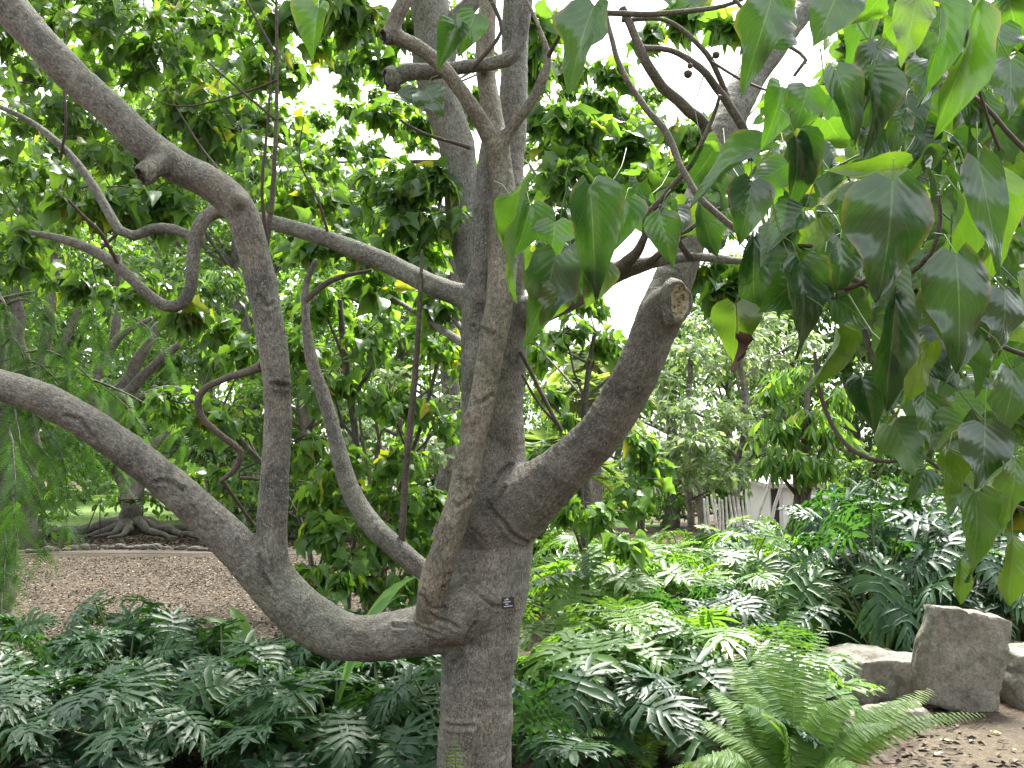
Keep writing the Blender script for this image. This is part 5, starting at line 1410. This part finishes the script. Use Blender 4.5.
right += [(.45, 5.05), (.85, 5.3), (.62, 5.7), (1.25, 5.75), (2.75, 7.6), (3.3, 7.5), (3.85, 7.6), (2.45, 8.2), (3.1, 8.3), (3.7, 8.4), (2.9, 9.0), (3.5, 9.2), (4.1, 9.1)]
for x, y in right:
    h = np.interp(y, [5, 7, 9, 12], [.62, .80, .88, .92])
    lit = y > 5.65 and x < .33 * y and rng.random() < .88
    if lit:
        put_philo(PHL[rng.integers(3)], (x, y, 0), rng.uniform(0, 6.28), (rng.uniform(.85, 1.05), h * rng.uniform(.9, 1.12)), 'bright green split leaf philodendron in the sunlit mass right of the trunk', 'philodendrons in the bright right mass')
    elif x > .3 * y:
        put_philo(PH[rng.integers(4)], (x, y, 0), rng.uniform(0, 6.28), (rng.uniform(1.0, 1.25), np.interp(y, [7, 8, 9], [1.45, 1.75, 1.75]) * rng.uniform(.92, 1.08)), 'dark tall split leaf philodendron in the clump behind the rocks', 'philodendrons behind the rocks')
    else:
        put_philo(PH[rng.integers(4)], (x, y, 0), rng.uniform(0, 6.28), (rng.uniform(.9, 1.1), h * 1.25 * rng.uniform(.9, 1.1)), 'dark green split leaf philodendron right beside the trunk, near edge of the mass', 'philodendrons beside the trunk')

# ================================================================== FERNS
def frond(ml, mp, base, tip, rise, npin, plen, tint):
    s = np.linspace(0, 1, npin)[:, None]
    brown = rng.choice([2, 2, 2, 2, .96])
    pts = base + (tip - base) * s + np.array([0, 0, 1.0]) * rise * (4 * s * (1 - s)) * (1 - .35 * s)
    tube(mp, np.column_stack([pts[::4], np.linspace(.004, .0012, len(pts[::4]))]), 5, .08, cap=False)
    ax = unit(np.gradient(pts, axis=0))
    sd_ = unit(np.cross(ax, [0.05, -.25, 1.0]))
    pl = plen * np.sin(np.pi * np.clip(.10 + .86 * s[:, 0] ** .85, 0, 1)) ** .7 + .006
    T_ = [leaf_template(3, 3, [(0, .7), (.15, 1), (.6, .8), (1, .05)], .115, .3, .22, 0)]
    for sg in (-1, 1):
        dd = unit(sd_ * sg + ax * .22 + rng.normal(0, .06, (npin, 3)))
        nn_ = np.cross(sd_, ax) * 1.0
        q = slice(4, None)
        cloud(ml, T_, pts[q], dd[q], nn_[q] + rng.normal(0, .12, (npin - 4, 3)), pl[q], np.clip(tint * .93 + rng.normal(0, .06, npin - 4) + (s[q, 0] > brown) * .5, 0, 1))

def fern(label, base, tips, npin=44, plen=.088):
    t = thing('fern', label, 'fern', tuple(base), 'sword ferns')
    ml, mp = MB(), MB()
    for tip, rise in tips:
        frond(ml, mp, np.array([rng.normal(0, .03), rng.normal(0, .03), .02]), np.array(tip) - base, rise, npin, plen * rng.uniform(.85, 1.15), rng.random())
    ml.build('fronds', M['fern'], t); mp.build('stalks', M['petiole'], t)
b = G(795, 822)
tips = [(P(794, 604, 4.9), .02), (P(982, 714, 4.5), .16), (P(930, 690, 4.8), .12), (P(765, 640, 5.0), .03), (P(735, 655, 4.9), .06), (P(712, 690, 4.7), .1), (P(690, 720, 4.6), .12), (P(850, 700, 4.4), .15), (P(745, 705, 4.4), .14), (P(820, 690, 5.1), .06), (P(700, 760, 4.3), .14), (P(770, 720, 4.2), .18), (P(860, 770, 4.1), .14), (P(668, 770, 4.5), .15), (P(776, 622, 5.0), .03), (P(822, 628, 5.0), .03), (P(757, 640, 4.9), .05), (P(755, 670, 4.7), .08), (P(912, 700, 4.5), .14), (P(720, 735, 4.5), .12), (P(778, 655, 4.8), .06), (P(750, 688, 4.6), .1), (P(835, 720, 4.5), .14), (P(890, 725, 4.3), .15), (P(730, 670, 4.9), .07)]
fern('large bright sword fern at the lower right in front of the rocks', b, tips)
b = G(640, 780)
fern('sword fern with slender fronds among philodendrons left of the large fern', b, [(P(600, 705, 4.8), .1), (P(640, 715, 5.0), .06), (P(585, 735, 4.7), .12), (P(660, 690, 5.0), .06), (P(690, 700, 5.0), .1), (P(615, 755, 4.5), .1), (P(670, 745, 4.6), .12), (P(625, 690, 5.1), .05)], 40, .055)
b = G(452, 850)
fern('lone fern frond rising in front of the trunk foot', b, [(P(455, 742, 3.5), .0), (P(447, 752, 3.5), .0)], 34, .045)

# ================================================================== STRAP-LEAVED PLANTS
def strap_plant(name, label, base, blades, mat, cat='plant', group=None):
    t = thing(name, label, cat, tuple(base), group)
    ml, mp = MB(), MB()
    for tip, wd, rise, tn in blades:
        e = np.array(tip) - base
        s = np.linspace(0, 1, 12)[:, None]
        st = np.array([rng.normal(0, .03), rng.normal(0, .03), .02])
        pts = st + (e - st) * s + np.array([0, 0, 1.0]) * rise * 4 * s * (1 - s)
        ax = unit(np.gradient(pts, axis=0))
        sd_ = unit(np.cross(ax, [0.0, -.35, 1.0]))
        w_ = wd * np.interp(s[:, 0], [0, .25, .45, .75, 1], [.12, .14, 1, .95, .02])
        up_ = np.cross(sd_, ax)
        V = np.concatenate([pts - sd_ * w_[:, None] + up_ * .25 * w_[:, None], pts, pts + sd_ * w_[:, None] + up_ * .25 * w_[:, None]])
        k = np.arange(11)
        F = np.concatenate([np.stack([k, k + 12, k + 13, k + 1], 1), np.stack([k + 12, k + 24, k + 25, k + 13], 1)])
        ml.add(V, F, 0, leaf=np.column_stack([np.repeat([-1, 0, 1], 12), np.tile(s[:, 0], 3), np.full(36, tn)]))
    tube(mp, np.array([[0, 0, -.02, .03], [0, 0, .05, .025], [0, 0, .1, .015]]), 8, .03)
    ml.build('leaves', M[mat], t); mp.build('stem', M['petiole'], t)
b = ground_under(275, 6.1)
strap_plant('broad_leaf_plant', 'light green banana like plant with broad blades under the curved left limb', b,
            [(P(203, 618, 6.1), .05, .14, .9), (P(205, 640, 6.0), .055, .16, .7), (P(228, 606, 6.3), .045, .12, 1), (P(320, 650, 6.0), .05, .2, .5), (P(218, 655, 5.9), .05, .16, .6)], 'strap', group='strap leaved plants')
b = ground_under(325, 4.95)
strap_plant('broad_leaf_plant', 'glowing yellow green strap leaf plant between left limb and trunk', b,
            [(P(416, 577, 4.95), .055, .20, 1), (P(408, 596, 4.9), .045, .24, .9)], 'strap', group='strap leaved plants')
b = ground_under(382, 5.6)
strap_plant('broad_leaf_plant', 'dull green broad leaf plant under the limb just left of the trunk', b,
            [(P(360, 664, 5.6), .07, .03, .1), (P(392, 668, 5.6), .07, .03, .2), (P(420, 660, 5.6), .06, .05, .2), (P(345, 690, 5.5), .06, .1, .0), (P(425, 700, 5.4), .05, .08, .1)], 'strap_dark', group='strap leaved plants')
b = ground_under(880, 7.0)
strap_plant('grassy_plant', 'dark arching strap leaf clump in the shade behind the flat boulder', b,
            [(P(828, 600, 7.0), .012, .1, .6), (P(870, 592, 7.0), .013, .05, .7), (P(885, 605, 7.0), .012, .06, .8), (P(910, 618, 7.0), .012, .08, .5), (P(815, 635, 6.9), .012, .14, .5), (P(930, 640, 6.9), .012, .12, .4), (P(850, 600, 7.0), .012, .06, .6), (P(895, 600, 7.1), .012, .05, .9), (P(835, 655, 6.7), .011, .16, .4), (P(915, 655, 6.7), .011, .14, .5)], 'strap_dark', group='strap leaved plants')

# fallen pale leaves on the dirt
M['fallen'] = plain_mat('bleached_leaf', (0.34, 0.29, 0.20), .8, .25, 20)
M['fallen_y'] = plain_mat('yellow_leaf', (0.50, 0.44, 0.12), .7, .25, 20)
for x, y, r, yel, lab in [(748, 757, .05, 0, 'small bleached leaf on the soil beside the fern fronds'), (952, 744, .06, 0, 'bleached fallen leaf on the dirt right of the fern'), (973, 743, .045, 0, 'small pale fallen leaf right of a larger one on the dirt'), (936, 757, .05, 0, 'pale fallen leaf nearest the fern tips on the dirt'), (1000, 736, .05, 1, 'yellow fallen leaf on the dirt at the foot of the slab'), (1012, 752, .04, 0, 'tiny bleached leaf at the right edge of the dirt')]:
    p = G(x, y)
    if x == 748: continue
    V, F, UV = leaf_template(6, 3, OVATE, .3, .5, -.2, .05, 1)
    a = rng.uniform(0, 6.28)
    R_ = np.array([[math.cos(a), math.sin(a), 0], [-math.sin(a), math.cos(a), 0], [0, 0, 1]])
    mb = MB(); mb.add((V * r * 1.1) @ R_ + [0, 0, .012], F, 0)
    tag(mb.build('fallen_leaf', M['fallen_y' if yel else 'fallen'], loc=tuple(p)), lab, 'leaf', 'fallen leaves on the dirt')
